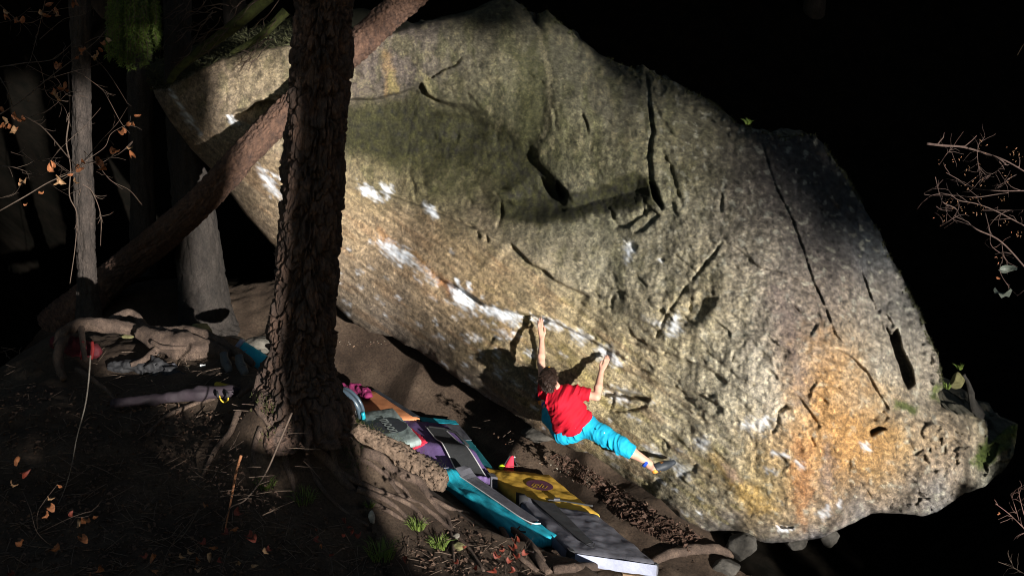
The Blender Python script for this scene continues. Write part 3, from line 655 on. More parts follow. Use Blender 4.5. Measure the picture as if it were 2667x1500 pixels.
chalk([(1244, 796), (1290, 800), (1340, 812), (1362, 826), (1350, 838), (1300, 832), (1262, 818)], .92, 5); chalk([(1315, 832), (1350, 834), (1352, 852), (1335, 850)], .6, 8)
chalk([(1384, 824), (1420, 828), (1470, 850), (1450, 858), (1420, 846), (1400, 844)], .85, 6)
chalk([(1486, 858), (1515, 862), (1545, 880), (1520, 892), (1494, 884)], .6, 7); chalk([(1500, 878), (1520, 880), (1520, 900), (1506, 898)], .5, 6)
chalk([(1566, 902), (1588, 908), (1612, 936), (1620, 946), (1596, 944), (1576, 934), (1562, 916)], .9, 8); chalk([(1556, 914), (1580, 912), (1580, 930), (1560, 932)], .7, 8)
chalk([(1576, 1022), (1610, 1024), (1634, 1034), (1640, 1052), (1612, 1048), (1590, 1034)], .65, 8); chalk([(1600, 1010), (1640, 1014), (1660, 1022), (1630, 1022)], .5, 6)
chalk([(1676, 1162), (1700, 1172), (1720, 1184), (1700, 1184)], .7, 6); chalk([(1752, 1200), (1778, 1212), (1800, 1224), (1790, 1238), (1762, 1230)], .6, 9); chalk([(1762, 1224), (1776, 1226), (1774, 1238), (1762, 1236)], 1, 3)
chalk([(1746, 838), (1764, 822), (1776, 840), (1770, 862), (1752, 872), (1736, 872)], .6, 8); chalk([(1680, 830), (1720, 838), (1740, 850), (1700, 846)], .35, 8)
chalk([(1626, 630), (1640, 632), (1650, 650), (1636, 668), (1630, 680)], .65, 6); chalk([(1716, 678), (1726, 676), (1726, 688)], .8, 4)
chalk([(1944, 1096), (1976, 1094), (2004, 1090), (2012, 1104), (1990, 1124), (1956, 1120), (1936, 1108)], .5, 12); chalk([(1950, 1104), (1980, 1108), (1978, 1114), (1952, 1112)], .8, 4); chalk([(1990, 1088), (2004, 1084), (1998, 1112), (1990, 1110)], .7, 5)
chalk([(1812, 1146), (1836, 1140), (1850, 1152), (1842, 1166), (1820, 1166)], .65, 7); chalk([(2010, 1178), (2040, 1176), (2058, 1188), (2030, 1186)], .85, 5); chalk([(2072, 1196), (2086, 1204), (2094, 1222), (2080, 1214)], .7, 5); chalk([(1986, 1214), (2012, 1222), (2018, 1230), (1994, 1226)], .6, 5)
chalk([(2240, 1152), (2256, 1156), (2268, 1178), (2252, 1172)], .8, 5); chalk([(2130, 1336), (2156, 1316), (2160, 1340), (2140, 1350)], .6, 7); chalk([(2024, 1370), (2060, 1372), (2052, 1384), (2030, 1382)], .8, 4); chalk([(2184, 1300), (2190, 1304), (2188, 1320), (2182, 1318)], .7, 3)
chalk([(592, 300), (606, 304), (620, 326), (604, 324)], 1, 4); chalk([(443, 238), (450, 240), (488, 296), (506, 318), (496, 314), (470, 280)], .75, 4); chalk([(476, 296), (500, 312), (520, 345), (500, 330)], .5, 6)
chalk([(668, 432), (690, 446), (716, 480), (735, 520), (712, 505), (690, 478)], .8, 7); chalk([(710, 452), (735, 460), (732, 468), (712, 460)], .7, 4)
chalk([(1376, 912), (1392, 918), (1384, 922)], .9, 3); chalk([(1384, 910), (1389, 912), (1390, 930), (1386, 928)], .8, 2.5); chalk([(1290, 850), (1310, 862), (1322, 878), (1304, 872)], .5, 7); chalk([(1235, 868), (1262, 884), (1260, 892), (1240, 882)], .5, 6)
for k in range(110):
    t = rng.random(); x0 = 900 + t * 900 + rng.normal(0, 40); y0 = 620 + t * 560 + rng.normal(60, 60); L = rng.uniform(5, 26)
    chalk([(x0, y0), (x0 + L * .8, y0 + L * .55), (x0 + L * .8 - 2, y0 + L * .55 + 4), (x0 - 2, y0 + 4)], rng.uniform(.25, .8), 3.0, 5)
CH = np.clip(1.12 * CH, 0, 1) * np.clip(0.84 + 0.55 * fbm(U_ / 26, W_ / 5, 90.0, 4), .15, 1)
# far upper left top: moss and soil
topm = (sstep(0, 14, qtop + 9 * fbm(X / 14, Y / 14, 95.0, 3)) * sstep(1330, 1250, X))[:, None]
A = A * (1 - topm) + topm * np.array([.028, .027, .013])
A = np.clip(A, 0.012, 0.6)
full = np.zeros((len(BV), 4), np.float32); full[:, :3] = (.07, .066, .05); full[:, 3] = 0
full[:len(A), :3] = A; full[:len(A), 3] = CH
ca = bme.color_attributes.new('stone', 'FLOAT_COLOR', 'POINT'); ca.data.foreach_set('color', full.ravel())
M_rock, t_, n_, b_ = newmat('stone')
tc = n_.new('ShaderNodeTexCoord')
at = n_.new('ShaderNodeAttribute'); at.attribute_name = 'stone'
sp1 = nramp(nnoise(30, 12, 0.82).outputs['Fac'], [(0.36, (0.36, 0.36, 0.38)), (0.5, (0.95, 0.95, 0.95)), (0.63, (1.6, 1.55, 1.42))])
sp2 = nramp(nnoise(105, 4, 0.7).outputs['Fac'], [(0.38, (0.4, 0.4, 0.42)), (0.52, (1.0, 1.0, 1.0)), (0.66, (1.55, 1.52, 1.42))])
def nmix(a, b, mode, fac=1.0):
    m = n_.new('ShaderNodeMix'); m.data_type = 'RGBA'; m.blend_type = mode
    if isinstance(fac, float): m.inputs[0].default_value = fac
    else: t_.links.new(fac, m.inputs[0])
    for s, q in ((6, a), (7, b)):
        if isinstance(q, tuple): m.inputs[s].default_value = C(*q)
        else: t_.links.new(q, m.inputs[s])
    return m.outputs[2]
sp3 = nramp(nnoise(9, 14, 0.8).outputs['Fac'], [(0.36, (0.74, 0.74, 0.76)), (0.5, (1.0, 1.0, 1.0)), (0.64, (1.22, 1.2, 1.16))])
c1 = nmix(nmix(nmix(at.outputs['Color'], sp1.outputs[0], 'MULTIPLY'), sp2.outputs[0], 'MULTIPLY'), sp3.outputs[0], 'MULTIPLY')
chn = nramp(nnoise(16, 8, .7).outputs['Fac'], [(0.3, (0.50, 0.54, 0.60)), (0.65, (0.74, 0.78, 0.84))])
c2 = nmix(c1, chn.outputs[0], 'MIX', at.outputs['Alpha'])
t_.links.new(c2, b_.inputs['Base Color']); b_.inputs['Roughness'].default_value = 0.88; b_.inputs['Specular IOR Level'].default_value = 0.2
bpn = n_.new('ShaderNodeBump'); bpn.inputs['Strength'].default_value = 0.34; bpn.inputs['Distance'].default_value = 0.012
ad = n_.new('ShaderNodeMath'); ad.operation = 'ADD'
t_.links.new(nnoise(22, 12, 0.72).outputs['Fac'], ad.inputs[0]); t_.links.new(nnoise(90, 6, 0.7).outputs['Fac'], ad.inputs[1])
t_.links.new(ad.outputs[0], bpn.inputs['Height']); t_.links.new(bpn.outputs[0], b_.inputs['Normal'])
boulder = link('boulder', bme, M_rock)
tag(boulder, 'huge overhanging granite boulder with mossy grey green face and white chalked holds', 'boulder')
_rd_tree = None
def rock_d(px, py):
    """layout depth of the stone face at a pixel"""
    j = np.argmin((X - px) ** 2 + (Y - py) ** 2); return float(D[j])
# ------------------------------------------------------------------ bark
def bark_mat(name, ca_, cb_, cc_, sc=9.0, bump=0.7):
    global t_, n_, b_, tc
    M, t_, n_, b_ = newmat(name)
    tc = n_.new('ShaderNodeTexCoord')
    mp = n_.new('ShaderNodeMapping'); mp.inputs['Scale'].default_value = (1, 1, 0.45); t_.links.new(tc.outputs['Object'], mp.inputs[0])
    q = n_.new('ShaderNodeTexNoise'); q.inputs['Scale'].default_value = sc; q.inputs['Detail'].default_value = 10; q.inputs['Roughness'].default_value = 0.7; t_.links.new(mp.outputs[0], q.inputs['Vector'])
    r = nramp(q.outputs['Fac'], [(0.32, cc_), (0.5, cb_), (0.68, ca_)])
    f = n_.new('ShaderNodeTexNoise'); f.inputs['Scale'].default_value = sc * 9; f.inputs['Detail'].default_value = 8; f.inputs['Roughness'].default_value = 0.75; t_.links.new(mp.outputs[0], f.inputs['Vector'])
    r2 = nramp(f.outputs['Fac'], [(0.36, (0.45, 0.45, 0.46)), (0.55, (1, 1, 1)), (0.72, (1.45, 1.4, 1.35))])
    m = n_.new('ShaderNodeMix'); m.data_type = 'RGBA'; m.blend_type = 'MULTIPLY'; m.inputs[0].default_value = 1.0
    t_.links.new(r.outputs[0], m.inputs[6]); t_.links.new(r2.outputs[0], m.inputs[7]); t_.links.new(m.outputs[2], b_.inputs['Base Color'])
    bp = n_.new('ShaderNodeBump'); bp.inputs['Strength'].default_value = bump; bp.inputs['Distance'].default_value = 0.015
    t_.links.new(f.outputs['Fac'], bp.inputs['Height']); t_.links.new(bp.outputs[0], b_.inputs['Normal'])
    b_.inputs['Roughness'].default_value = 0.9
    return M
M_pine = bark_mat('pine_bark', (.155, .093, .066), (.08, .053, .041), (.035, .028, .025))
M_log = bark_mat('log_bark', (.17, .098, .066), (.10, .058, .041), (.045, .03, .025), 16, 1.0)
M_grey = bark_mat('grey_bark', (.055, .044, .037), (.036, .029, .025), (.02, .017, .015), 8)
M_grey_shaded = bark_mat('shaded_grey_bark', (.036, .030, .026), (.025, .021, .018), (.014, .012, .011), 8)  # darker copy of the grey bark, partial shade put into the colour
M_root = bark_mat('root_bark', (.135, .095, .07), (.075, .052, .04), (.045, .032, .025), 12)
M_twig = mat('twig', (.085, .06, .045), (.05, .036, .028), 30, .8, .2)
M_moss = mat('moss', (.055, .062, .016), (.022, .026, .008), 18, .95, .8, 60)
M_needle = mat('needles', (.05, .085, .022), (.022, .04, .012), 3, .8, 0)
M_dark_needle = mat('dark_needles', (.025, .04, .018), (.012, .02, .01), 3, .8, 0)

def plates(per, ls, dep, seed, rel=0.35, warp=0.35, fine=0.006):
    def f(TH, SS, R):
        c, s = np.cos(TH * 2 * np.pi) * 1.6, np.sin(TH * 2 * np.pi) * 1.6
        w1 = warp * fbm(c * 1.5, s * 1.5, SS * 3.0 + seed, 3); w2 = warp * fbm(c * 1.5 + 9, s * 1.5, SS * 3.0 + seed, 3)
        a, b, cid = worley(TH * per + w1 * 1.2, SS / ls + w2, per, seed)
        e = b - a
        h = dep * (sstep(0.02, 0.26, e) - 0.7) + dep * rel * (_perm[cid] / 4096.0 - 0.5)
        return h + fine * fbm(c * 14, s * 14, SS * 14 + seed, 3) + 0.02 * fbm(c, s, SS * 0.9 + seed, 2)
    return f
def Gy(px, py, y):
    v = ray(px, py); t = y / v[1]
    return Vector(v * t * 1.0) + Vector((0, 0, CAMZ)), t / K

# ------------------------------------------------------------------ the big pine in front
b0, bd = hit(782, 1052)
pine = empty('pine_tree', b0, 'thick rough barked pine trunk standing in front of the boulder left of the middle', 'tree')
rows = [(-60, 766, 922), (0, 765, 921), (200, 755, 913), (400, 737, 901), (600, 722, 890), (800, 703, 878), (880, 694, 870), (950, 684, 868), (1000, 678, 878), (1050, 664, 902), (1085, 650, 922), (1120, 636, 936)]
ctr = []; rad = []
for py, xl, xr in rows:
    p, d = Gy((xl + xr) / 2, py, b0.y); ctr.append(list(p) + [Rp((xr - xl) / 2, d) - .035])
ctr = ctr[::-1]
up = ctr[-1]
for k in range(1, 8): ctr.append([up[0] + 0.03 * k, up[1] + 0.02 * k, up[2] + 1.6 * k, up[3] - 0.02 * k])
pth = spline(ctr, 44)
cut = pth[pth[:, 2] < up[2] + 1.7]
def pine_disp(TH, SS, R):
    h = plates(10, 0.46, 0.085, 3, 0.5, .6, .01)(TH, SS, R) + plates(23, 0.14, 0.028, 8, 0.8, .6)(TH, SS, R)
    base = sstep(0.9, 0.0, SS)
    lob = 0.5 + 0.5 * np.cos(TH * 2 * np.pi * 5 + 0.8 + 0.6 * SS)
    return h + base * (0.08 * lob - 0.02)
link('trunk', trunk_mesh('trunk', cut[:, :3], cut[:, 3], 300, pine_disp), M_pine, pine)
hi = pth[pth[:, 2] >= up[2] + 1.6]
link('upper_trunk', trunk_mesh('upper_trunk', hi[::6, :3], hi[::6, 3], 24, None), M_pine, pine)

# crown meshes (shared)
def leaf_quads(mb, c, d, ln, wd, nrm):
    s = d.cross(nrm); s = s.normalized() * wd if s.length > 1e-6 else Vector((wd, 0, 0)); d = d.normalized() * ln
    mb.add([c - s * .25, c + d * .5 - s, c + d, c + d * .5 + s], [(0, 1, 2, 3)])
def crown(name, h, r, n, seed, base=0.0):
    rr = random.Random(seed); mb = MB(); m = 14
    prof = [(0, .25), (.06, .75), (.3, .62), (.6, .36), (.85, .14), (1, .01)]
    for (z, q) in prof:
        for k in range(m):
            a = 2 * math.pi * k / m; j = rr.uniform(.75, 1.1); mb.v.append((math.cos(a) * q * r * j, math.sin(a) * q * r * j, z * h))
    for i in range(len(prof) - 1):
        for k in range(m): mb.f.append((i * m + k, i * m + (k + 1) % m, (i + 1) * m + (k + 1) % m, (i + 1) * m + k))
    for i in range(n):
        z = rr.random() ** 1.5; a = rr.uniform(0, 2 * math.pi); rad_ = r * (1 - z) ** .85 * rr.uniform(.5, 1.1)
        c = Vector((math.cos(a) * rad_, math.sin(a) * rad_, z * h + rr.uniform(-.2, .2)))
        d = Vector((math.cos(a), math.sin(a), rr.uniform(-.7, .1)))
        leaf_quads(mb, c, d, r * rr.uniform(.25, .5), r * rr.uniform(.06, .13), Vector((rr.uniform(-.4, .4), rr.uniform(-.4, .4), 1)))
    return mb.mesh(name)
crown_hi = crown('crown', 10.0, 3.6, 1500, 1); crown_lo = crown('crown', 17.0, 2.6, 1700, 2); crown_small = crown('crown', 4.2, 1.35, 900, 3)
for me in (crown_hi, crown_lo, crown_small): me.materials.append(M_dark_needle)
def shared(name, me, parent, loc, sc=(1, 1, 1), rz=0.0):
    o = bpy.data.objects.new(name, me); COL.objects.link(o); o.parent = parent; o.location = loc; o.scale = sc; o.rotation_euler = (0, 0, rz); return o
shared('crown', crown_hi, pine, (0.3, 0.2, 13.0))
stem_me = trunk_mesh('trunk', [(0, 0, -0.5 + i * 1.0) for i in range(20)], [0.30 - 0.012 * i for i in range(20)], 16, lambda T_, S_, R_: 0.02 * fbm(np.cos(T_ * 6.28) * 3, np.sin(T_ * 6.28) * 3, S_ * 2, 2))
stem_me.materials.append(M_grey)
for p_ in stem_me.polygons: p_.use_smooth = True
hx, hy = -math.sin(SUN_AZ), math.cos(SUN_AZ); rx, ry = math.cos(SUN_AZ), math.sin(SUN_AZ)
def forest_tree(x, y, kind, sc=1.0, z0=None, name='spruce_tree', lift=None):
    z = float(T(np.array([x]), np.array([y]))[0]) if z0 is None else z0
    e = empty(name, (x, y, z), None, None)
    rz = rng.uniform(0, 6.28)
    if kind == 'hi':
        shared('trunk', stem_me, e, (0, 0, 0), (sc, sc, 1), rz); shared('crown', crown_hi, e, (0, 0, lift - z if lift else 9.0), (sc, sc, 1), rz)
    elif kind == 'lo':
        shared('trunk', stem_me, e, (0, 0, 0), (.8 * sc, .8 * sc, .8), rz); shared('crown', crown_lo, e, (0, 0, 0.3), (sc, sc, 1), rz)
    else:
        shared('trunk', stem_me, e, (0, 0, 0), (.3, .3, .16), rz); shared('crown', crown_small, e, (0, 0, 0.1), (sc, sc, sc), rz)
    return e
def suntree(u, s, kind, sc=1.0, label='', cat='tree', group=None, lift=None):
    e = forest_tree(u * rx + s * hx, u * ry + s * hy, kind, sc, lift=lift); tag(e, label, cat, group); return e
# trees added out of view as sun blockers: tall spruces, open trunks, young spruces
for u, s in [(-.7, -18), (-2.5, -20), (-6, -19), (15.0, -26), (16.8, -31), (19.0, -25), (20.5, -31), (23, -26), (25.5, -32), (28, -26), (31, -31), (34, -26), (38, -30), (43, -27)]:
    suntree(u, s, 'lo', 1.1, 'tall dense spruce added out of view to shade the background', group='spruces added to shade the background')
_u0 = b0.x * rx + b0.y * ry
for u, s, sc, li in [(2.2, -30, 1.2, 11.6), (-1.5, -27, 1.2, 10.6), (-6, -30, 1.2, 11), (11.9, -30, 1.3, 11.6), (-11, -28, 1.2, 11), (14.0, -70, 1.15, 13.6), (13.5, -60, 1.2, 15.5)]:
    suntree(u, s, 'hi', sc, 'bare stemmed tall spruce with a high crown, added out of view for shade', group='high crowned spruces added for shade', lift=li)
ow = empty('spruce_tree', (0, 0, 0), 'slightly leaning spruce added out of view to shade the big pine', 'tree'); oq = []  # unseen tree shaped along the pine as the sun sees it, to shade it
for c_ in [ctr[0]] + ctr[2:13:2]:
    u_ = c_[0] * rx + c_[1] * ry + .12; s_ = c_[0] * hx + c_[1] * hy; v_ = math.sin(SUN_EL) * s_ + math.cos(SUN_EL) * (c_[2] - CAMZ)
    oq.append([u_ * rx - 12 * hx, u_ * ry - 12 * hy, CAMZ + (v_ + 12 * math.sin(SUN_EL)) / math.cos(SUN_EL), .43])
a0, a1 = np.array(oq[0]), np.array(oq[-1]); dv_ = (a1 - a0) / np.linalg.norm((a1 - a0)[:3]); oq = [list(a0 - dv_ * (a0[2] + .6) / dv_[2])] + oq + [list(a1 + dv_ * k) for k in (2, 4, 7)]
ow.location = Vector(oq[0][:3]); oq = spline(oq, 5)
link('trunk', trunk_mesh('trunk', oq[:, :3], oq[:, 3], 24, lambda T_, S_, R_: .02 * fbm(np.cos(T_ * 6.28) * 2, np.sin(T_ * 6.28) * 2, S_ * 2, 3)), M_grey, ow); shared('crown', crown_hi, ow, Vector(oq[-1][:3]) - ow.location - Vector((0, 0, 3)), (.9, .9, 1))
for u, s, sc in [(8.5, -8, .46), (9.3, -8, .48), (10.1, -8, .46), (10.9, -8, .48), (11.8, -8, .5), (5.05, -7.6, .70), (5.1, -6.2, .62), (4.5, -6.0, .74), (4.0, -5.8, .86), (3.3, -6.0, .98), (2.5, -5.8, 1.02), (1.7, -6.2, 1.02), (0.8, -6.0, 1.02), (0.0, -6.3, 1.05), (-1.0, -6, 1.05), (-2.2, -6, 1.1), (-3.6, -6, 1.15), (4.2, -8.3, .78), (3.6, -8.3, .90), (2.9, -8.3, .96), (2.1, -8.3, 1.0), (1.2, -8.2, 1.0), (0.4, -8.5, 1.0), (-.6, -8.5, 1.0), (-1.8, -8.5, 1.05), (-3.2, -9, 1.1)]:
    suntree(u, s, 'small', sc, 'young bushy spruce added outside the view to shade the ground', group='young spruces added to shade the ground')  # added to keep the sun off the bank and the low ground
# dark forest on the hillside behind the boulder
for k, (px, d) in enumerate([(300, 21), (640, 20.0), (2090, 23), (2520, 24)]):
    p = P(px, 500, d); e = forest_tree(p[0], p[1], 'hi', rng.uniform(.7, 1.1)); e['label'] = 'dim grey forest trunk fading into the dark behind the boulder'; e['category'] = 'tree'; e['group'] = 'dim trunks in the dark wood'
for k in range(26):
    a = math.radians(-75 + 150 * k / 25.0); r = rng.uniform(32, 40); x = r * math.sin(a) * 1.15; y = 4 + r * math.cos(a)
    e = forest_tree(x, y, 'lo', rng.uniform(1.2, 1.5)); tag(e, 'dark spruce lost in the black wood on the hillside', 'tree', 'spruces on the black hillside')

# ------------------------------------------------------------------ standing trees on the left
def standing(name, rows, d0, label, m, seed, per, ls, dep, nseg, top=2):
    bp = P(rows[-1][1] * .5 + rows[-1][2] * .5, rows[-1][0], d0); y = bp[1]
    e = empty(name, Vector(bp), label, 'tree'); c = []
    for py, xl, xr in rows:
        p, d = Gy((xl + xr) / 2, py, y); c.append(list(p) + [Rp((xr - xl) / 2, d)])
    c = c[::-1]
    for k in range(1, top): c.append([c[-1][0], c[-1][1], c[-1][2] + 2, c[-1][3] * .95])
    c.append([c[-1][0], c[-1][1], c[-1][2] + 2.5, c[-1][3] * .9])
    pt = spline(c, 26); link('trunk', trunk_mesh('trunk', pt[:, :3], pt[:, 3], nseg, plates(per, ls, dep, seed)), m, e)
    shared('crown', crown_hi, e, (0, 0, 13.0)); return e
standing('spruce_tree', [(-40, 424, 496), (150, 428, 500), (400, 440, 530), (560, 452, 562), (700, 462, 582), (800, 466, 600), (850, 466, 616), (885, 462, 640), (910, 455, 660)], 14.55, 'grey smooth trunk widening at its foot behind the leaning trunk', M_grey_shaded, 21, 12, .3, .022, 110)
standing('spruce_tree', [(-40, 180, 232), (200, 188, 236), (400, 192, 240), (600, 198, 246), (720, 203, 252), (800, 200, 262), (850, 196, 270)], 13.6, 'slim grey trunk at the far left with twigs crossing it', M_grey, 22, 9, .22, .016, 80)
standing('spruce_tree', [(-40, 330, 396), (200, 334, 398), (500, 340, 404), (850, 340, 415)], 16.5, 'very dim trunk behind the hanging green spruce bough', M_grey, 23, 9, .25, .016, 60)
standing('spruce_tree', [(500, 892, 930), (700, 894, 932), (800, 894, 934), (890, 888, 940)], 16.0, 'reddish trunk seen through the gap right of the big pine', M_pine, 24, 9, .25, .016, 50, 1)

# ------------------------------------------------------------------ the leaning trunk
p0, d0 = hit(165, 842)
def rl(x, y, o=.24): return min(rock_d(x + a_, y + b_) for a_ in (-25, 0, 25) for b_ in (-25, 0, 25)) - o
lg = [(120, 880, d0 - .02, 56), (165, 838, d0, 54), (215, 792, d0, 50), (300, 718, d0 + .03, 42), (500, 548, min(d0 * .5 + rl(745, 292) * .5, rl(520, 420)), 37), (640, 400, min(rl(640, 400), rl(745, 292)), 36), (745, 292, rl(745, 292), 36), (900, 145, rl(900, 145), 37), (1000, 55, rl(980, 105, .3), 36), (1090, -25, rl(980, 105, .4), 34), (1200, -130, rl(980, 105, .6), 32)]
lg = spline([list(P(a, b, c)) + [Rp(r, c)] for a, b, c, r in lg], 44)
leaning = empty('leaning_trunk', p0, 'reddish brown tree trunk leaning diagonally against the boulder', 'tree trunk')
link('trunk', trunk_mesh('trunk', lg[:, :3], lg[:, 3], 110, plates(22, .06, .024, 31, .8, .6, .012)), M_log, leaning)

# ------------------------------------------------------------------ roots
def root_px(pts, parent, m=M_root, n=12, lift=0.75, name='root', seed=0):
    q = []
    for px, py, r in pts:
        p, d = hit(px, py); rr = Rp(r * 1.15, d); q.append([p.x, p.y, p.z + rr * lift, rr])
    q = spline(q, 7)
    d = lambda T_, S_, R_: R_ * (0.25 * fbm(np.cos(T_ * 6.28) * 1.2, np.sin(T_ * 6.28) * 1.2, S_ * 9 + seed, 3))
    return link(name, trunk_mesh(name, q[:, :3], q[:, 3], n, d), m, parent)
for k, r in enumerate([
    [(860, 1060, 22), (920, 1100, 20), (985, 1105, 15), (1040, 1140, 10)],
    [(690, 1040, 14), (676, 1075, 10), (700, 1110, 7), (708, 1160, 6), (712, 1210, 5)],
    [(740, 1110, 16), (738, 1160, 12), (745, 1210, 8), (762, 1260, 6), (766, 1310, 4)],
    [(750, 1150, 10), (800, 1165, 12), (835, 1190, 13), (865, 1225, 11), (900, 1265, 10), (930, 1295, 9), (975, 1315, 6), (1030, 1345, 5), (1055, 1360, 3)],
    [(880, 1120, 12), (900, 1170, 9), (920, 1220, 8), (938, 1270, 5)],
    [(940, 1190, 14), (985, 1200, 13), (1020, 1230, 12), (1060, 1250, 12), (1090, 1262, 11), (1110, 1290, 9), (1140, 1330, 7), (1165, 1350, 6), (1175, 1390, 5), (1180, 1440, 4), (1184, 1490, 3)],
    [(925, 1195, 7), (970, 1215, 6), (1000, 1240, 6), (1050, 1275, 5), (1070, 1300, 3)],
    [(930, 1280, 8), (990, 1300, 7), (1030, 1325, 6), (1060, 1350, 4)],
    [(1150, 1275, 9), (1200, 1305, 9), (1260, 1340, 9), (1320, 1375, 8), (1380, 1420, 7), (1420, 1470, 6)],
    [(1120, 1300, 6), (1180, 1330, 5), (1220, 1340, 4)], [(1180, 1290, 6), (1240, 1330, 5), (1265, 1365, 3)],
    [(700, 1000, 12), (660, 1010, 9), (620, 1040, 6)],
    [(800, 1090, 12), (830, 1130, 10), (850, 1180, 6)],
    [(1340, 1400, 10), (1390, 1450, 9), (1430, 1500, 9)],
    [(620, 1080, 9), (600, 1130, 7), (560, 1180, 6), (520, 1260, 4)], [(820, 1130, 8), (800, 1190, 7), (815, 1240, 6), (850, 1290, 5), (905, 1340, 4), (960, 1370, 3)], [(1000, 1230, 7), (1040, 1290, 6), (1100, 1320, 6), (1160, 1370, 5), (1220, 1430, 4), (1260, 1490, 4)],
    [(860, 1160, 9), (880, 1230, 8), (930, 1260, 7), (1000, 1290, 7), (1070, 1320, 6), (1110, 1365, 4)], [(680, 1120, 8), (660, 1180, 6), (670, 1240, 5), (640, 1300, 4)], [(1240, 1310, 8), (1300, 1370, 7), (1340, 1440, 6), (1400, 1490, 5)], [(560, 1040, 8), (500, 1060, 6), (430, 1090, 5), (380, 1140, 4)]]):
    root_px(r, pine, seed=k * 3.7)
# thick sawn-off root lying along the bank edge, with its mossy upper side
q = []
for px, py, r, d in [(915, 1122, 24, 10.75), (940, 1138, 31, 10.8), (980, 1158, 33, 10.85), (1040, 1190, 34, 10.85), (1100, 1226, 33, 10.8), (1140, 1250, 29, 10.75), (1156, 1260, 20, 10.72)]:
    p = V(px, py, d); q.append([p.x, p.y, p.z, Rp(r, d)])
q = spline(q, 16)
stub = link('log', trunk_mesh('log', q[:, :3], q[:, 3], 70, plates(15, .09, .034, 41, .8, .6, .012)), [bark_mat('stub_bark', (.25, .175, .125), (.17, .12, .085), (.07, .05, .038), 18, 1.0)])
tag(stub, 'short thick sunlit log lying on the bank edge beside the crash pads', 'log')
def tuft_mesh(name, n, spread, ln, wd, seed, droop=0.5, up=1.0):
    rr = random.Random(seed); mb = MB()
    for i in range(n):
        a = rr.uniform(0, 6.28); r = spread * math.sqrt(rr.random()); b = Vector((r * math.cos(a), r * math.sin(a), 0))
        d = Vector((math.cos(a) * rr.uniform(.1, .7), math.sin(a) * rr.uniform(.1, .7), up)).normalized(); L = ln * rr.uniform(.5, 1.1)
        s = d.cross(Vector((rr.uniform(-1, 1), rr.uniform(-1, 1), .2))).normalized() * wd; p1 = b + d * L * .5; p2 = b + d * L * .85 + Vector((d.x, d.y, -droop)) * L * .35
        mb.add([b - s, b + s, p1 + s * .7, p1 - s * .7, p2], [(0, 1, 2, 3), (3, 2, 4)])
    return mb.mesh(name)
M_grass = mat('grass', (.12, .17, .03), (.06, .09, .018), 4, .7, 0)
for (px, py, sc, lab) in [(795, 1312, 1.3, 'dim grass tuft below the twisting roots of the pine'), (962, 1322, .55, 'tiny bright grass tuft beside the white stump chip'), (1085, 1378, .9, 'small grass tuft between two thin roots'), (1150, 1430, 1.0, 'bright green grass tuft under the hanging thin root'), (985, 1455, 1.5, 'wide loose grass tuft at the bottom edge'), (690, 1270, 1.0, 'darkest grass tuft left of the hanging roots')]:
    p, d = hit(px, py); o = link('grass_tuft', tuft_mesh('grass_tuft', 90, .07 * sc, .2 * sc, .004, int(px), .6), M_grass); o.location = p; tag(o, lab, 'grass')
# moss in fine blades on the pine foot and the log
mb = MB(); rr = random.Random(5)
def moss_at(mb, p, n, r, ln, nrm=Vector((0, -.5, 1))):
    for i in range(n):
        c = Vector(p) + Vector((rr.gauss(0, r), rr.gauss(0, r), rr.gauss(0, r * .5))); d = (nrm + Vector((rr.uniform(-.8, .8), rr.uniform(-.8, .8), rr.uniform(-.6, .6)))).normalized()
        s = d.cross(Vector((rr.uniform(-1, 1), rr.uniform(-1, 1), rr.uniform(-1, 1)))).normalized() * ln * .16
        mb.add([c - s, c + s, c + d * ln], [(0, 1, 2)])
for (px, py, n) in [(720, 1060, 260), (760, 1085, 300), (800, 1105, 260), (850, 1100, 200), (880, 1130, 220), (900, 1170, 160), (720, 1130, 160), (700, 1040, 120), (915, 1210, 120), (740, 1170, 120), (870, 1075, 90)]:
    p, d = hit(px, py); moss_at(mb, p + Vector((0, -.02, .02)), n, .07, .035)
o = link('moss', mb.mesh('moss'), M_moss, pine); o['kind'] = 'stuff'
mb = MB()
for i in range(0, len(q) - 10, 3): moss_at(mb, Vector(q[i][:3]) + Vector((.03, .05, q[i][3] * .88)), 40, .045, .018)
o = link('moss', mb.mesh('moss'), M_moss, stub); o['kind'] = 'stuff'

# roots and root plate at the foot of the leaning trunk
er = empty('exposed_roots', hit(460, 935)[0], 'long exposed roots arching over the dark bank under the leaning trunk', 'roots')
def root_free(pts, parent, n=14, m=M_root, seed=0, name='root'):
    q = spline([list(P(a, b, c)) + [Rp(r, c)] for a, b, c, r in pts], 9)
    d = lambda T_, S_, R_: R_ * (0.30 * fbm(np.cos(T_ * 6.28) * 1.3, np.sin(T_ * 6.28) * 1.3, S_ * 6 + seed, 4))
    return link(name, trunk_mesh(name, q[:, :3], q[:, 3], n, d), m, parent)
dd = hit(470, 930)[1]
root_free([(150, 900, dd - .1, 14), (170, 860, dd, 15), (230, 845, dd + .15, 18), (300, 850, dd + .2, 18), (360, 858, dd + .2, 13), (440, 862, dd + .15, 12), (500, 864, dd + .1, 15), (560, 884, dd, 13), (600, 908, dd - .05, 12), (632, 925, dd - .1, 10), (660, 950, dd - .15, 8)], er, 20, seed=1)
root_free([(360, 865, dd + .1, 16), (420, 890, dd, 30), (490, 905, dd - .02, 36), (550, 912, dd - .05, 26), (600, 925, dd - .1, 12)], er, 22, seed=2)
root_free([(290, 838, dd + .5, 14), (330, 815, dd + .55, 11), (355, 822, dd + .55, 10), (372, 850, dd + .5, 12), (400, 870, dd + .4, 14)], er, 14, seed=3)
root_free([(170, 870, dd, 14), (150, 930, dd - .25, 13), (165, 990, dd - .4, 9)], er, 12, seed=4)
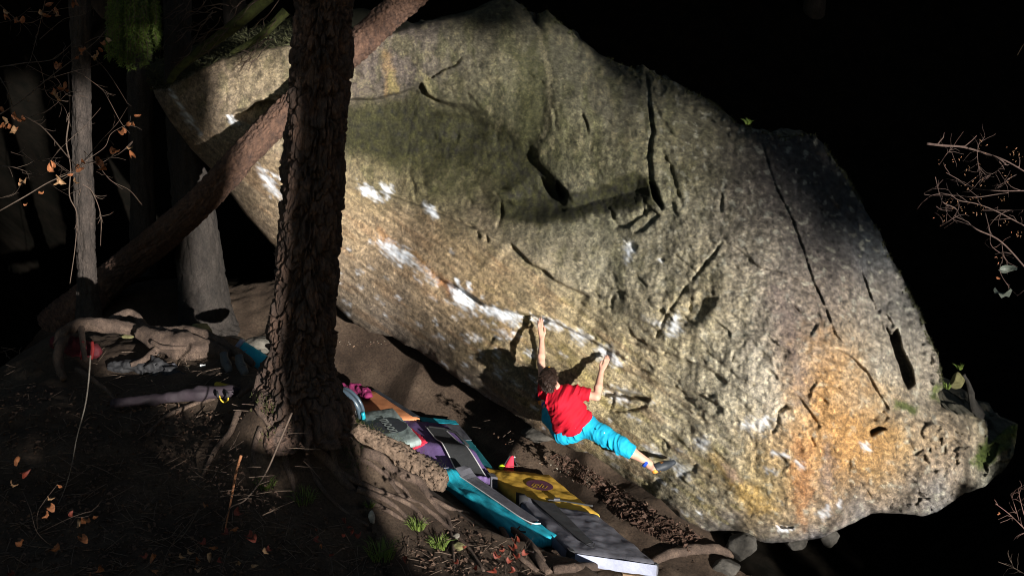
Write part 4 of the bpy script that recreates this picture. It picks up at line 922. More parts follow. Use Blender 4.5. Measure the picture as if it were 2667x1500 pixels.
root_free([(210, 850, dd + .1, 10), (215, 890, dd - .1, 8), (222, 940, dd - .3, 6)], er, 10, seed=5)
root_free([(420, 900, dd - .03, 10), (380, 935, dd - .15, 9), (340, 950, dd - .2, 7)], er, 10, seed=6)
root_free([(520, 905, dd - .1, 7), (430, 905, dd - .15, 6), (395, 890, dd - .1, 7)], er, 10, seed=7)
root_free([(200, 960, dd - .4, 8), (270, 1010, dd - .6, 6), (300, 1040, dd - .7, 4)], er, 8, seed=8)
# root crossing the gully in front of the grey pad
o = root_px([(1690, 1475, 9), (1740, 1452, 11), (1800, 1440, 12), (1860, 1438, 11), (1910, 1450, 9)], None, seed=11, n=14); o.name = 'root'; tag(o, 'pale smooth root running from the grey pad to the foot of the boulder', 'root')
o = root_px([(1440, 1490, 10), (1500, 1486, 11), (1560, 1482, 10), (1600, 1476, 8)], None, seed=12, n=14); o.name = 'root'; tag(o, 'brown root lying under the front edge of the grey pad', 'root')

# ------------------------------------------------------------------ stones
def stone(px, py, rx_, ry_, label, m, seed, d=None, cat='stone', rz=0.4):
    if d is None: p, d = hit(px, py + ry_ * .7)
    c = V(px, py, d)
    bm = bmesh.new(); bmesh.ops.create_icosphere(bm, subdivisions=4, radius=1.0)
    co = np.array([v.co[:] for v in bm.verts]); a, b, cid = worley(co[:, 0] * 1.1 + co[:, 2] + seed, co[:, 1] * 1.2 - .5 * co[:, 2] + seed, None, seed)
    r = 1 + 0.16 * fbm(co[:, 0] * 1.2 + seed, co[:, 1] * 1.2, co[:, 2] * 1.2, 3)
    rs = np.random.default_rng(seed)
    for _ in range(11):
        nn = rs.normal(size=3); nn /= np.linalg.norm(nn); h_ = rs.uniform(.62, .9); r = np.minimum(r, np.where(co @ nn > .2, h_ / np.maximum(co @ nn, .2), 9))
    r = r + .03 * fbm(co[:, 0] * 5, co[:, 1] * 5 + seed, co[:, 2] * 5, 3)
    co = co * r[:, None] * np.array([Rp(rx_, d), Rp(rx_, d) * .8, Rp(ry_, d)])
    for v, c_ in zip(bm.verts, co): v.co = Vector(c_) + c
    me = bpy.data.meshes.new('stone'); bm.to_mesh(me); bm.free()
    o = link('stone', me, m); tag(o, label, cat); return o
M_st = mat('grey_stone', (.17, .155, .13), (.085, .078, .065), 9, .9, .6, 30)
M_stg = mat('mossy_stone', (.16, .15, .07), (.075, .07, .03), 12, .9, .6, 30)
stone(68, 845, 62, 40, 'rounded dim boulder stone at the far left edge', M_stg, 2, d0 + .3)
stone(525, 868, 32, 32, 'greenish rounded stone leaning before the grey trunk foot', M_stg, 3, 12.5)
stone(600, 895, 40, 22, 'low brown stone left of the turquoise rolled pad', M_st, 4, 12.45)
stone(690, 900, 60, 24, 'long low stone directly behind the turquoise rolled pad', M_st, 5, 12.7)
stone(345, 872, 34, 14, 'pale sunlit stone under the arching root', M_stg, 6, dd + .5)
stone(330, 845, 22, 12, 'small reddish stone behind the arching root', M_st, 16, dd + .7)
stone(1186, 1398, 13, 11, 'upper of two small pale stones by the hanging thin root', M_st, 7)
stone(1196, 1424, 18, 13, 'lower mossy one of two small stones by the hanging root', M_stg, 8)
stone(968, 1350, 9, 22, 'white splintered stump chip below the tiny grass tuft', mat('pale_wood', (.42, .39, .33), (.2, .18, .15), 20, .85, .5), 9)
M_std = mat('dark_stone', (.07, .064, .055), (.03, .028, .025), 9, .9, .6, 30)
stone(1932, 1425, 42, 42, 'angular grey stone wedged under the bottom edge of the boulder', M_std, 10, 11.0)
stone(2075, 1410, 34, 20, 'small grey stone hanging under the lowest point of the boulder', M_std, 11, 11.05)
stone(2160, 1400, 30, 24, 'rightmost grey stone under the dark bottom edge of the boulder', M_std, 12, 11.1)
stone(1890, 1475, 40, 26, 'flat pale stone at the right end of the smooth root', M_std, 13)
stone(1410, 1128, 52, 20, 'dark flat rock ledge in the dirt beneath the climber', M_std, 14)
# ------------------------------------------------------------------ crash pads
def cloth(name, c, rough=0.75, var=0.62, bump=0.3, sc=5):
    return mat(name, c, tuple(v * var + .006 for v in c), sc, rough, bump, 22, det=9, dist=.012, spec=.3, spread=(.3, .62))
M_yel = cloth('yellow_cloth', (.62, .37, .05)); M_teal = cloth('turquoise_cloth', (.01, .36, .48)); M_tealD = cloth('petrol_cloth', (.01, .15, .18))
M_pur = cloth('purple_cloth', (.14, .088, .23)); M_gry = cloth('slate_cloth', (.115, .115, .135)); M_gryL = cloth('silver_cloth', (.26, .28, .36)); M_dk = cloth('charcoal_cloth', (.045, .047, .05))
M_or = cloth('orange_cloth', (.52, .21, .09)); M_moon = cloth('greygreen_cloth', (.25, .31, .30)); M_navy = cloth('navy_cloth', (.04, .048, .06)); M_wht = cloth('white_piping', (.7, .7, .7)); M_red = cloth('red_cloth', (.5, .02, .05))
M_mar = cloth('maroon_cloth', (.16, .012, .065)); M_blk = cloth('black_cloth', (.018, .018, .02)); M_plum = cloth('plum_cloth', (.17, .035, .065))
class Pad:
    """a foam pad with four top corners (metres), thickness th"""
    def __init__(s, A, B, Cc, Dd, th):
        s.c = [Vector(A), Vector(B), Vector(Cc), Vector(Dd)]; s.th = th
        s.n = (s.c[1] - s.c[0]).cross(s.c[3] - s.c[0]).normalized()
        if s.n.z < 0: s.n = -s.n
    def at(s, u, v, h=0.0):
        a, b, c, d = s.c; return a * (1 - u) * (1 - v) + b * u * (1 - v) + c * u * v + d * (1 - u) * v + s.n * h
def pad_mesh(name, pd, n=34, m=44, wr=0.008, seed=0, bulge=0.012, fold=None):
    """closed cushion: wrinkled top, rounded rims, gathered sides"""
    vs = []; fs = []
    us = np.concatenate([[0, .012, .04], np.linspace(.08, .92, n), [.96, .988, 1]]); vv = np.concatenate([[0, .009, .03], np.linspace(.07, .93, m), [.97, .991, 1]])
    U2, V2 = np.meshgrid(us, vv); e = np.minimum(np.minimum(U2, 1 - U2) * 1.0, np.minimum(V2, 1 - V2) * 1.3)
    H = bulge * sstep(0, .25, e) - 0.014 * sstep(.035, 0, e) + wr * fbm(U2 * 4 + seed, V2 * 4 + 2 * U2, seed, 3) + wr * 0.9 * np.maximum(0, fbm(U2 * 9 + V2 * 5 + seed, V2 * 2.5, seed + 5, 2)) * sstep(.5, .0, e)
    if fold is not None: H = H + fold(U2, V2)
    r, c = U2.shape
    for i in range(r):
        for k in range(c): vs.append(pd.at(U2[i, k], V2[i, k], float(H[i, k])))
    for i in range(r - 1):
        for k in range(c - 1): fs.append((i * c + k, (i + 1) * c + k, (i + 1) * c + k + 1, i * c + k + 1))
    bnd = [(0, k) for k in range(c)] + [(i, c - 1) for i in range(1, r)] + [(r - 1, k) for k in range(c - 2, -1, -1)] + [(i, 0) for i in range(r - 2, 0, -1)]
    prev = [i * c + k for i, k in bnd]; N = len(bnd); cen = pd.at(.5, .5)
    for lev, out in ((.25, .012), (.5, .016), (.75, .012), (1.0, 0.0)):
        cur = []
        for j, (i, k) in enumerate(bnd):
            p = pd.at(U2[i, k], V2[i, k], -pd.th * lev); dr = (p - cen); dr = dr - pd.n * dr.dot(pd.n); dr.normalize()
            g_ = .006 * math.sin(j * 1.9 + seed) + .004 * math.sin(j * .73)
            vs.append(p + dr * (out + g_)); cur.append(len(vs) - 1)
        for j in range(N): fs.append((prev[j], prev[(j + 1) % N], cur[(j + 1) % N], cur[j]))
        prev = cur
    fs.append(tuple(prev))
    me = bpy.data.meshes.new(name); me.from_pydata([tuple(v) for v in vs], [], fs)
    bm = bmesh.new(); bm.from_mesh(me); bmesh.ops.recalc_face_normals(bm, faces=bm.faces); bm.to_mesh(me); bm.free(); return me
def topsheet(name, pd, quad, h, m, parent, n=14, curve=0.0, th=0.006, fold=None):
    """a sewn-on panel following the pad's top: quad of (u,v)"""
    mb = MB(); q = [Vector((a, b, 0)) for a, b in quad]; top = []
    for i in range(n + 1):
        for k in range(n + 1):
            s, t = i / n, k / n; w_ = q[0] * (1 - s) * (1 - t) + q[1] * s * (1 - t) + q[2] * s * t + q[3] * (1 - s) * t
            top.append(pd.at(w_.x, w_.y, h + (float(fold(np.array(w_.x), np.array(w_.y))) if fold else 0) + curve * math.sin(math.pi * t) + .004 * float(fbm(np.array(w_.x * 6), np.array(w_.y * 6), 2.0, 2))))
    N = (n + 1) ** 2
    mb.v = [tuple(v) for v in top] + [tuple(v - pd.n * th) for v in top]
    for i in range(n):
        for k in range(n):
            a = i * (n + 1) + k; mb.f.append((a, a + 1, a + n + 2, a + n + 1)); mb.f.append((N + a, N + a + n + 1, N + a + n + 2, N + a + 1))
    for k in range(n):
        for (a, b) in ((k, k + 1), (n * (n + 1) + k + 1, n * (n + 1) + k), ((k + 1) * (n + 1), k * (n + 1)), (k * (n + 1) + n, (k + 1) * (n + 1) + n)): mb.f.append((a, N + a, N + b, b))
    return link(name, mb.mesh(name), m, parent, False)
def strip_on(name, pd, uv, h, r, m, parent):
    mb = MB(); mb.tube(spline([list(pd.at(a, b, h)) for a, b in uv], 8), r, 6); return link(name, mb.mesh(name), m, parent)
def padthing(name, A, B, Cc, Dd, z, th, label, m, zs=None, **kw):
    zz = zs or (z, z, z, z); pd = Pad(*[Gz(p[0], p[1], zz[i]) for i, p in enumerate((A, B, Cc, Dd))], th)
    e = empty(name, pd.at(.5, .5, -th), label, 'crash pad', 'crash pads laid under the boulder')
    link('cushion', pad_mesh('cushion', pd, **kw), m, e); return e, pd
def lettering(txt, pd, u, v, du, dv, size, m, parent, h, name='lettering', bold=0.0):
    """flat print: text reading along (du,dv) on the pad"""
    cu = bpy.data.curves.new('t', 'FONT'); cu.body = txt; cu.size = 1.0; cu.align_x = 'CENTER'; cu.align_y = 'CENTER'; cu.resolution_u = 3; cu.offset = bold
    ob = bpy.data.objects.new('t', cu); COL.objects.link(ob); bpy.context.view_layer.update()
    me = bpy.data.meshes.new_from_object(ob.evaluated_get(bpy.context.evaluated_depsgraph_get())); bpy.data.objects.remove(ob)
    o = pd.at(u, v, h); ex = (pd.at(u + du * .01, v + dv * .01, h) - o).normalized() * size; ey = pd.n.cross(ex)
    for q in me.vertices: q.co = o + ex * q.co.x + ey * q.co.y
    return link(name, me, m, parent, False)
def disc(name, pd, u, v, rx_, ry_, h, m, parent, ang=0.0):
    o = pd.at(u, v, h); ex = (pd.at(u + .01, v, h) - o).normalized(); ey = pd.n.cross(ex); c, s = math.cos(ang), math.sin(ang)
    e1 = ex * c + ey * s; e2 = ey * c - ex * s
    vs = [o + e1 * rx_ * math.cos(a) + e2 * ry_ * math.sin(a) for a in np.linspace(0, 2 * math.pi, 48, endpoint=False)]
    return link(name, pymesh(name, [tuple(v_) for v_ in vs], [tuple(range(48))]), m, parent, False)
Zf = lambda du: CAMZ + du * K
z0 = Zf(-5.02)
# orange pad furthest up the gully, with its dark lid strip
e, pd = padthing('crash_pad', (880, 1003), (985, 1019), (1092, 1086), (960, 1092), Zf(-4.93), .10, 'orange topped crash pad with a dark edge, furthest up the gully', M_or, seed=1, wr=.004)
topsheet('edge_strip', pd, [(.86, -.005), (1.005, -.005), (1.005, 1.0), (.88, 1.0)], .012, M_navy, e)
# small turquoise and grey pad behind the purple one
e, pd = padthing('crash_pad', (1090, 1087), (1186, 1097), (1292, 1224), (1176, 1222), Zf(-5.03), .10, 'turquoise crash pad with a grey middle, tucked behind the purple pad', M_tealD, seed=2, wr=.005)
topsheet('grey_panel', pd, [(.02, .12), (1.0, .10), (1.0, .42), (.02, .45)], .014, M_gry, e); topsheet('bright_end', pd, [(.0, .0), (1.0, .0), (1.0, .085), (.02, .10)], .013, M_teal, e)
# yellow pad
e, pd = padthing('crash_pad', (1262, 1216), (1428, 1233), (1559, 1336), (1352, 1302), Zf(-5.02), .12, 'yellow crash pad with a purple oval print lying below the climber', M_yel, seed=3, wr=.012, bulge=.02)
disc('print', pd, .56, .47, .175, .12, .030, cloth('print_purple', (.13, .04, .075)), e, -.35)
lettering('iglu', pd, .55, .49, 1.0, .12, .15, M_yel, e, .0325)
strip_on('strap', pd, [(.42, .90), (.6, .86), (.8, .86), (1.02, .86)], .022, .012, M_dk, e)
mb = MB(); mb.box(pd.at(.56, .86, .04), Vector((.035, 0, 0)), Vector((0, .02, 0)), Vector((0, 0, .008))); link('buckle', mb.mesh('buckle'), M_gry, e, False)
# purple pad
def pfold(U_2, V_2): return .05 * np.exp(-((V_2 - .62) / .10) ** 2) - .10 * sstep(.72, 1.0, V_2)
e, pd = padthing('crash_pad', (985, 1081), (1162, 1103), (1287, 1237), (1128, 1212), Zf(-4.96), .13, 'purple crash pad with a long dark grey panel edged in white', M_pur, seed=4, wr=.014, fold=pfold)
pq = [(.56, .20), (.84, .20), (.90, 1.0), (.42, 1.0)]
nn = 16; mb = MB()
def pp(s, t, h=.03):
    a = (np.array(pq[0]) * (1 - s) + np.array(pq[1]) * s) * (1 - t) + (np.array(pq[3]) * (1 - s) + np.array(pq[2]) * s) * t
    return pd.at(a[0], a[1], h + float(pfold(np.array(a[0]), np.array(a[1]))) + .012)
for i in range(nn + 1):
    for k in range(nn + 1): mb.v.append(tuple(pp(i / nn, k / nn)))
for i in range(nn):
    for k in range(nn): a = i * (nn + 1) + k; mb.f.append((a, a + 1, a + nn + 2, a + nn + 1))
link('grey_panel', mb.mesh('grey_panel'), M_dk, e)
for s_ in (0.0, 1.0):
    mb = MB(); mb.tube([pp(s_, t) for t in np.linspace(0, 1, 16)], .0085, 6); link('piping', mb.mesh('piping'), M_wht, e)
mb = MB(); mb.tube([pp(s_, 0.0) for s_ in np.linspace(.15, 1, 10)] + [pd.at(1.0, .22, .02), pd.at(1.05, .42, -.02)], .016, 6); link('strap', mb.mesh('strap'), M_blk, e)
mb = MB(); c0 = pd.at(.985, .985, -.08); mb.box(c0, (pd.at(1, 1) - pd.at(.9, 1)) * .55, (pd.at(1, 1) - pd.at(1, .94)) * .55, pd.n * .07); link('corner_patch', mb.mesh('corner_patch'), M_gry, e, False)
# red pad corner and the grey-green pad with the moon print on top of it
e, pd = padthing('crash_pad', (1035, 1118), (1072, 1112), (1110, 1147), (1075, 1164), Zf(-4.895), .05, 'red pad corner sticking out under the grey green pad', M_red, seed=6, wr=.003)
e, pd = padthing('crash_pad', (935, 1072), (1022, 1060), (1094, 1141), (1000, 1172), Zf(-4.80), .09, 'grey green crash pad with a round dark print lying on the purple one', M_moon, seed=5, wr=.006)
disc('print', pd, .50, .56, .215, .215, .026, M_navy, e)
lettering('moon', pd, .50, .55, .10, 1.0, .20, cloth('print_pale', (.33, .38, .37)), e, .033, bold=.018)
# turquoise pad wedged along the bank
def tfold(U_2, V_2): return .07 * np.exp(-((V_2 - .05) / .06) ** 2) + .02 * np.exp(-((V_2 - .38) / .05) ** 2) * sstep(.6, .2, U_2)
e, pd = padthing('crash_pad', (1133, 1232), (1210, 1226), (1450, 1392), (1370, 1408), Zf(-4.98), .12, 'long bright turquoise crash pad wedged against the root bank', M_teal, seed=7, wr=.02, fold=tfold)
topsheet('grey_panel', pd, [(.52, .06), (1.0, .03), (1.0, .82), (.62, .86)], .030, M_gry, e, fold=tfold, n=22)
strip_on('piping', pd, [(.50, .04), (.53, .2), (.56, .4), (.58, .6), (.60, .75), (.70, .85), (.9, .87)], .034, .007, M_wht, e)
strip_on('handle', pd, [(.25, .86), (.12, .88), (.10, .91), (.22, .93)], .03, .009, M_blk, e)
topsheet('corner_patch', pd, [(-.02, -.015), (.40, -.015), (.34, .045), (-.02, .05)], .030, M_gryL, e, fold=tfold)
# grey pad in front
def gfold(U_2, V_2): return .012 * np.maximum(0, fbm(U_2 * 3 + V_2 * 6, V_2 * 3 - U_2 * 2, 4.0, 3)) + .05 * np.exp(-((V_2) / .05) ** 2) * sstep(.5, .05, U_2)
e, pd = padthing('crash_pad', (1352, 1296), (1556, 1338), (1712, 1468), (1486, 1436), Zf(-4.98), .14, 'dark grey crash pad with pale sides, nearest and lowest in the gully', M_gry, seed=8, wr=.014, fold=gfold)
topsheet('dark_panel', pd, [(.14, .04), (.44, .02), (.40, .80), (.27, .86)], .034, M_dk, e)
strip_on('piping', pd, [(.14, .03), (.17, .3), (.21, .6), (.27, .87), (.33, .9), (.40, .82)], .036, .005, M_blk, e)
def side(a, b, name, m, o=.032, lo=-.02, hi=.96, nrm=None):
    mb = MB(); N = 14; (u0, v0), (u1, v1) = a, b; ed = pd.at(u1, v1) - pd.at(u0, v0); out = ed.cross(pd.n).normalized()
    if out.dot(pd.at((u0 + u1) / 2, (v0 + v1) / 2) - pd.at(.5, .5)) < 0: out = -out
    for k in range(N + 1):
        t = k / N; p = pd.at(u0 + (u1 - u0) * t, v0 + (v1 - v0) * t)
        w1 = .006 * math.sin(t * 37 + 1) + .005 * math.sin(t * 13)
        for q_, l in enumerate((lo, -.35, -.7, -hi)): mb.v.append(tuple(p + out * (o + w1 * (q_ > 0) - .006 * (q_ in (0, 3))) + pd.n * pd.th * l))
    for k in range(N):
        for j in range(3): a_ = k * 4 + j; mb.f.append((a_, a_ + 1, a_ + 5, a_ + 4))
    return link(name, mb.mesh(name), m, e)
M_lav = cloth('lit_side_cloth', (.40, .43, .56))  # lighter copy for the sunward front side, light put into the colour
side((.06, 1), (1, 1), 'front_side', M_lav); side((0, .10), (0, .97), 'left_side', cloth('shaded_side_cloth', (.26, .27, .36)))  # left side gets the darker copy, its weaker light put into the colour
mb = MB(); mb.box(pd.at(.01, .99, -.06), (pd.at(.07, 1) - pd.at(0, 1)) * .5, (pd.at(0, 1) - pd.at(0, .96)) * .6, pd.n * .08); link('corner_patch', mb.mesh('corner_patch'), M_dk, e, False)
mb = MB(); mb.box(pd.at(.02, .03, -.05), (pd.at(.12, 0) - pd.at(0, 0)) * .45, (pd.at(0, .08) - pd.at(0, 0)) * .5, pd.n * .11); link('corner_patch', mb.mesh('corner_patch'), M_blk, e)
mb = MB(); mb.box(pd.at(.99, .985, -.07), (pd.at(1, 1) - pd.at(.97, 1)) * .7, (pd.at(0, 1) - pd.at(0, .97)) * .6, pd.n * .07); link('corner_patch', mb.mesh('corner_patch'), M_dk, e, False)
mb = MB(); mb.box(pd.at(.72, 1.0, -.165), (pd.at(.86, 1) - pd.at(.6, 1)) * .5, (pd.at(0, 1) - pd.at(0, .95)) * .6, pd.n * .012); o = link('board', mb.mesh('board'), mat('pale_wood_board', (.35, .24, .15), None, 12), None, False); tag(o, 'small pale board lying under the front of the grey pad', 'board')

# ------------------------------------------------------------------ fan behind the tree root
def ring(mb, c, u, v, R, r, n=40, m=8):
    vs = []; fs = []
    for i in range(n):
        a = 2 * math.pi * i / n; d = u * math.cos(a) + v * math.sin(a); nn_ = u.cross(v)
        for k in range(m):
            b = 2 * math.pi * k / m; vs.append(c + d * (R + r * math.cos(b)) + nn_ * r * math.sin(b))
    for i in range(n):
        for k in range(m): fs.append((i * m + k, ((i + 1) % n) * m + k, ((i + 1) % n) * m + (k + 1) % m, i * m + (k + 1) % m))
    mb.add(vs, fs)
fd = 12.55; fc = V(903, 1058, fd); fu = Vector((.72, -.62, -.05)).normalized(); fv = Vector((-.12, -.25, .95)); fv = (fv - fu * fv.dot(fu)).normalized(); fn = fu.cross(fv)
if fn.y > 0: fn = -fn
fan = empty('fan', fc - fv * .26, 'round black and blue caged fan standing behind the pine foot', 'fan')
M_fan = mat('fan_plastic', (.05, .075, .095), (.035, .05, .07), 4, .3, 0, spec=.5); M_fant = mat('fan_turquoise', (.01, .30, .38), (.01, .2, .27), 6, .35, 0, spec=.5); M_metal = mat('steel_wire', (.35, .36, .37), (.25, .25, .26), 9, .35, 0, spec=.6)
mb = MB(); ring(mb, fc, fu, fv, .235, .034); ring(mb, fc - fn * .07, fu, fv, .225, .022); link('housing_ring', mb.mesh('housing_ring'), M_fan, fan)
mb = MB()
for R in np.linspace(.05, .20, 11): ring(mb, fc + fn * (.03 + .03 * (1 - R / .2)), fu, fv, R, .0022, 36, 4)
for k in range(8):
    a = 2 * math.pi * k / 8 + .2; d = fu * math.cos(a) + fv * math.sin(a); mb.tube([fc + fn * .06 + d * .04, fc + fn * .035 + d * .215], .003, 5)
g_ = link('grille', mb.mesh('grille'), M_metal, fan)
mb = MB(); mb.tube([fc + fn * .075, fc - fn * .08], .045, 16); link('hub', mb.mesh('hub'), M_fan, fan)
for k in range(5):
    a = 2 * math.pi * k / 5; d = fu * math.cos(a) + fv * math.sin(a); s_ = fn.cross(d); mb = MB()
    mb.add([fc + d * .04 + s_ * .02 + fn * .02, fc + d * .04 - s_ * .02 - fn * .02, fc + d * .19 - s_ * .07 - fn * .03, fc + d * .2 + s_ * .05 + fn * .02], [(0, 1, 2, 3)]); link('blade', mb.mesh('blade'), M_fan, fan)
mb = MB(); ar = [fc + (fu * math.cos(a) + fv * math.sin(a)) * .30 for a in np.linspace(.05, -1.7, 14)]; mb.tube(ar, .026, 8); mb.tube([ar[-3], ar[-3] - Vector((0, 0, .10)) + fu * .02], .035, 8); link('stand', mb.mesh('stand'), M_fant, fan)

# ------------------------------------------------------------------ lumpy soft things from a smooth distance field
def sdf_mesh(name, prims, vox, extra=None, pad=.06):
    """prims: (p0,r0,p1,r1,k) tapered capsules blended with smooth minimum; extra(Pts)->offset metres"""
    pts = np.array([list(q[i]) for q in prims for i in (0, 2)]); mr = max(max(q[1], q[3]) for q in prims)
    lo = pts.min(0) - mr - pad; hi_ = pts.max(0) + mr + pad
    n = np.ceil((hi_ - lo) / vox).astype(int) + 1
    F_ = np.full(n, 1.0, np.float32)
    axs = [lo[i] + vox * np.arange(n[i]) for i in range(3)]
    for p0, r0, p1, r1, k in prims:
        p0 = np.array(list(p0)); p1 = np.array(list(p1)); m = max(r0, r1) + k + 3 * vox + .03
        a = np.maximum(0, np.floor((np.minimum(p0, p1) - m - lo) / vox).astype(int)); b = np.minimum(n, np.ceil((np.maximum(p0, p1) + m - lo) / vox).astype(int) + 1)
        G = np.stack(np.meshgrid(*[axs[i][a[i]:b[i]] for i in range(3)], indexing='ij'), -1)
        d = p1 - p0; l2 = d @ d + 1e-12; t = np.clip(((G - p0) @ d) / l2, 0, 1); dist = np.linalg.norm(G - p0 - t[..., None] * d, axis=-1) - (r0 + (r1 - r0) * t)
        sl_ = tuple(slice(a[i], b[i]) for i in range(3)); old = F_[sl_]
        hh = np.clip(.5 + .5 * (old - dist) / max(k, 1e-5), 0, 1); F_[sl_] = old * (1 - hh) + dist * hh - k * hh * (1 - hh)
    if extra is not None:
        G = np.stack(np.meshgrid(*axs, indexing='ij'), -1); nearm = np.abs(F_) < .08
        F_[nearm] = extra(G[nearm], F_[nearm])
    # surface nets
    ins = F_ < 0
    c = np.zeros(np.array(n) - 1, int)
    for i in (0, 1):
        for j in (0, 1):
            for k in (0, 1): c += ins[i:n[0] - 1 + i, j:n[1] - 1 + j, k:n[2] - 1 + k]
    cell = (c > 0) & (c < 8); vid = np.full(cell.shape, -1); vid[cell] = np.arange(cell.sum()); ci = np.argwhere(cell)
    acc = np.zeros((len(ci), 3)); cnt = np.zeros(len(ci))
    cor = [(i, j, k) for i in (0, 1) for j in (0, 1) for k in (0, 1)]
    for u in cor:
        for v in cor:
            if sum(abs(np.array(u) - v)) == 1 and u < v:
                fu_ = F_[tuple((ci + u).T)]; fv_ = F_[tuple((ci + v).T)]; mm = (fu_ < 0) != (fv_ < 0)
                t = np.where(mm, fu_ / (fu_ - fv_ + 1e-12), 0); pt = np.array(u) + t[:, None] * (np.array(v) - np.array(u)); acc[mm] += pt[mm]; cnt[mm] += 1
    vs = lo + vox * (ci + acc / np.maximum(cnt, 1)[:, None]); fs = []
    for ax in range(3):
        o1, o2 = [(1, 2), (2, 0), (0, 1)][ax]
        sl0 = [slice(None)] * 3; sl1 = [slice(None)] * 3; sl0[ax] = slice(0, -1); sl1[ax] = slice(1, None)
        A_ = ins[tuple(sl0)]; B_ = ins[tuple(sl1)]; ed = np.argwhere(A_ != B_)
        ok = (ed[:, o1] > 0) & (ed[:, o2] > 0) & (ed[:, o1] < n[o1] - 1) & (ed[:, o2] < n[o2] - 1); ed = ed[ok]
        flip = A_[tuple(ed.T)]
        e1 = np.zeros(3, int); e1[o1] = 1; e2 = np.zeros(3, int); e2[o2] = 1
        qd = np.stack([vid[tuple((ed - e1 - e2).T)], vid[tuple((ed - e2).T)], vid[tuple(ed.T)], vid[tuple((ed - e1).T)]], -1)
        qd = np.where(flip[:, None], qd, qd[:, ::-1]); fs.append(qd)
    return pymesh(name, vs, np.vstack(fs))
def smooth_mesh(me, it=2, f=.5):
    bm = bmesh.new(); bm.from_mesh(me)
    for _ in range(it): bmesh.ops.smooth_vert(bm, verts=bm.verts, factor=f, use_axis_x=True, use_axis_y=True, use_axis_z=True)
    bm.to_mesh(me); bm.free(); return me

# clothes, bags and shoes on the bank
def heap(name, pts, m, label, cat, seed, vox=.012, amp=.03, parent=None):
    pr = []
    for i in range(len(pts) - 1):
        (x0, y0, a0, r0_), (x1, y1, a1, r1_) = pts[i], pts[i + 1]; pr.append((V(x0, y0, a0), Rp(r0_, a0), V(x1, y1, a1), Rp(r1_, a1), .05))
    ex = lambda G, f: f + amp * fbm(G[:, 0] * 9 + seed, G[:, 1] * 9, G[:, 2] * 14, 3) + amp * .5 * np.abs(gn(G[:, 0] * 22, G[:, 1] * 22 + seed, G[:, 2] * 22))
    me = smooth_mesh(sdf_mesh(name, pr, vox, ex), 1); o = link(name, me, m, parent)
    if label: tag(o, label, cat)
    return o
hd = lambda x, y: hit(x, y)[1]
heap('jacket', [(935, 1012, 13.3, 8), (955, 1008, 13.3, 13), (972, 1014, 13.25, 12), (990, 1024, 13.15, 9)][0:4] and [(895, 1010, 13.35, 10), (925, 1014, 13.3, 14), (948, 1022, 13.2, 14), (962, 1030, 13.1, 9)], M_mar, 'maroon jacket dropped on the orange pad behind the fan', 'jacket', 1)
hp = hd(400, 965)
heap('jacket', [(290, 960, hp, 16), (350, 955, hp, 22), (410, 958, hp - .05, 24), (470, 985, hp - .15, 20), (520, 1000, hp - .2, 16)], M_blk, 'heap of black clothing dropped on the dark bank', 'clothing', 2, amp=.045)
heap('jacket', [(420, 968, hp, 14), (450, 966, hp, 18), (480, 975, hp - .05, 13)], cloth('grey_knit', (.12, .12, .14)), 'dark grey fleece on top of the black clothing heap', 'clothing', 3, amp=.03)
o = heap('pouch', [(455, 975, hp, 13), (490, 968, hp - .02, 15), (525, 972, hp - .05, 11)], cloth('tan_cloth', (.20, .15, .10)), 'tan fabric pouch with a white tag beside the black clothing', 'pouch', 4, amp=.02)
mb = MB(); tc_ = V(528, 955, hp - .12); mb.box(tc_, Vector((.03, 0, 0)), Vector((0, .004, .002)), Vector((0, .006, .022))); link('tag', mb.mesh('tag'), M_wht, o, False)
# flat rolled pad with yellow trim under the clothes
e = empty('crash_pad', V(540, 1035, hd(540, 1030)), 'dark plum crash pad with yellow edge lying under the black clothes', 'crash pad')
dq = hd(560, 1025)
pr = [(V(400, 1040, dq - .1), .05, V(520, 1024, dq - .12), .07, .04), (V(520, 1024, dq - .12), .07, V(600, 1020, dq - .1), .06, .04), (V(600, 1020, dq - .1), .06, V(640, 1016, dq), .035, .04), (V(430, 1010, dq + .3), .05, V(610, 1005, dq + .25), .05, .08), (V(300, 1050, dq - .2), .05, V(400, 1040, dq - .1), .06, .05)]
link('cushion', smooth_mesh(sdf_mesh('cushion', pr, .014, lambda G, f: f + .012 * fbm(G[:, 0] * 8, G[:, 1] * 8, G[:, 2] * 20, 3))), cloth('plum_dark', (.026, .018, .024)), e)
pr = [(V(565, 1001, dq + .05), .03, V(618, 1012, dq + .02), .025, .02), (V(575, 998, dq + .15), .025, V(610, 1004, dq + .15), .02, .02)]
link('yellow_trim', smooth_mesh(sdf_mesh('yellow_trim', pr, .01)), cloth('trim_yellow', (.45, .30, .03)), e)
mb = MB(); mb.tube(spline([list(V(a, b, dq - .22)) for a, b in [(571, 1030), (576, 1042), (585, 1048), (593, 1042), (595, 1030)]], 6), .008, 6); link('handle', mb.mesh('handle'), cloth('handle_yellow', (.5, .34, .03)), e)
for x_ in (567, 592):
    mb = MB(); mb.tube(spline([list(V(x_ - 2, 1020, dq - .2)), list(V(x_, 1028, dq - .23)), list(V(x_ + 2, 1034, dq - .22))], 6), .014, 6); link('strap', mb.mesh('strap'), M_blk, e)
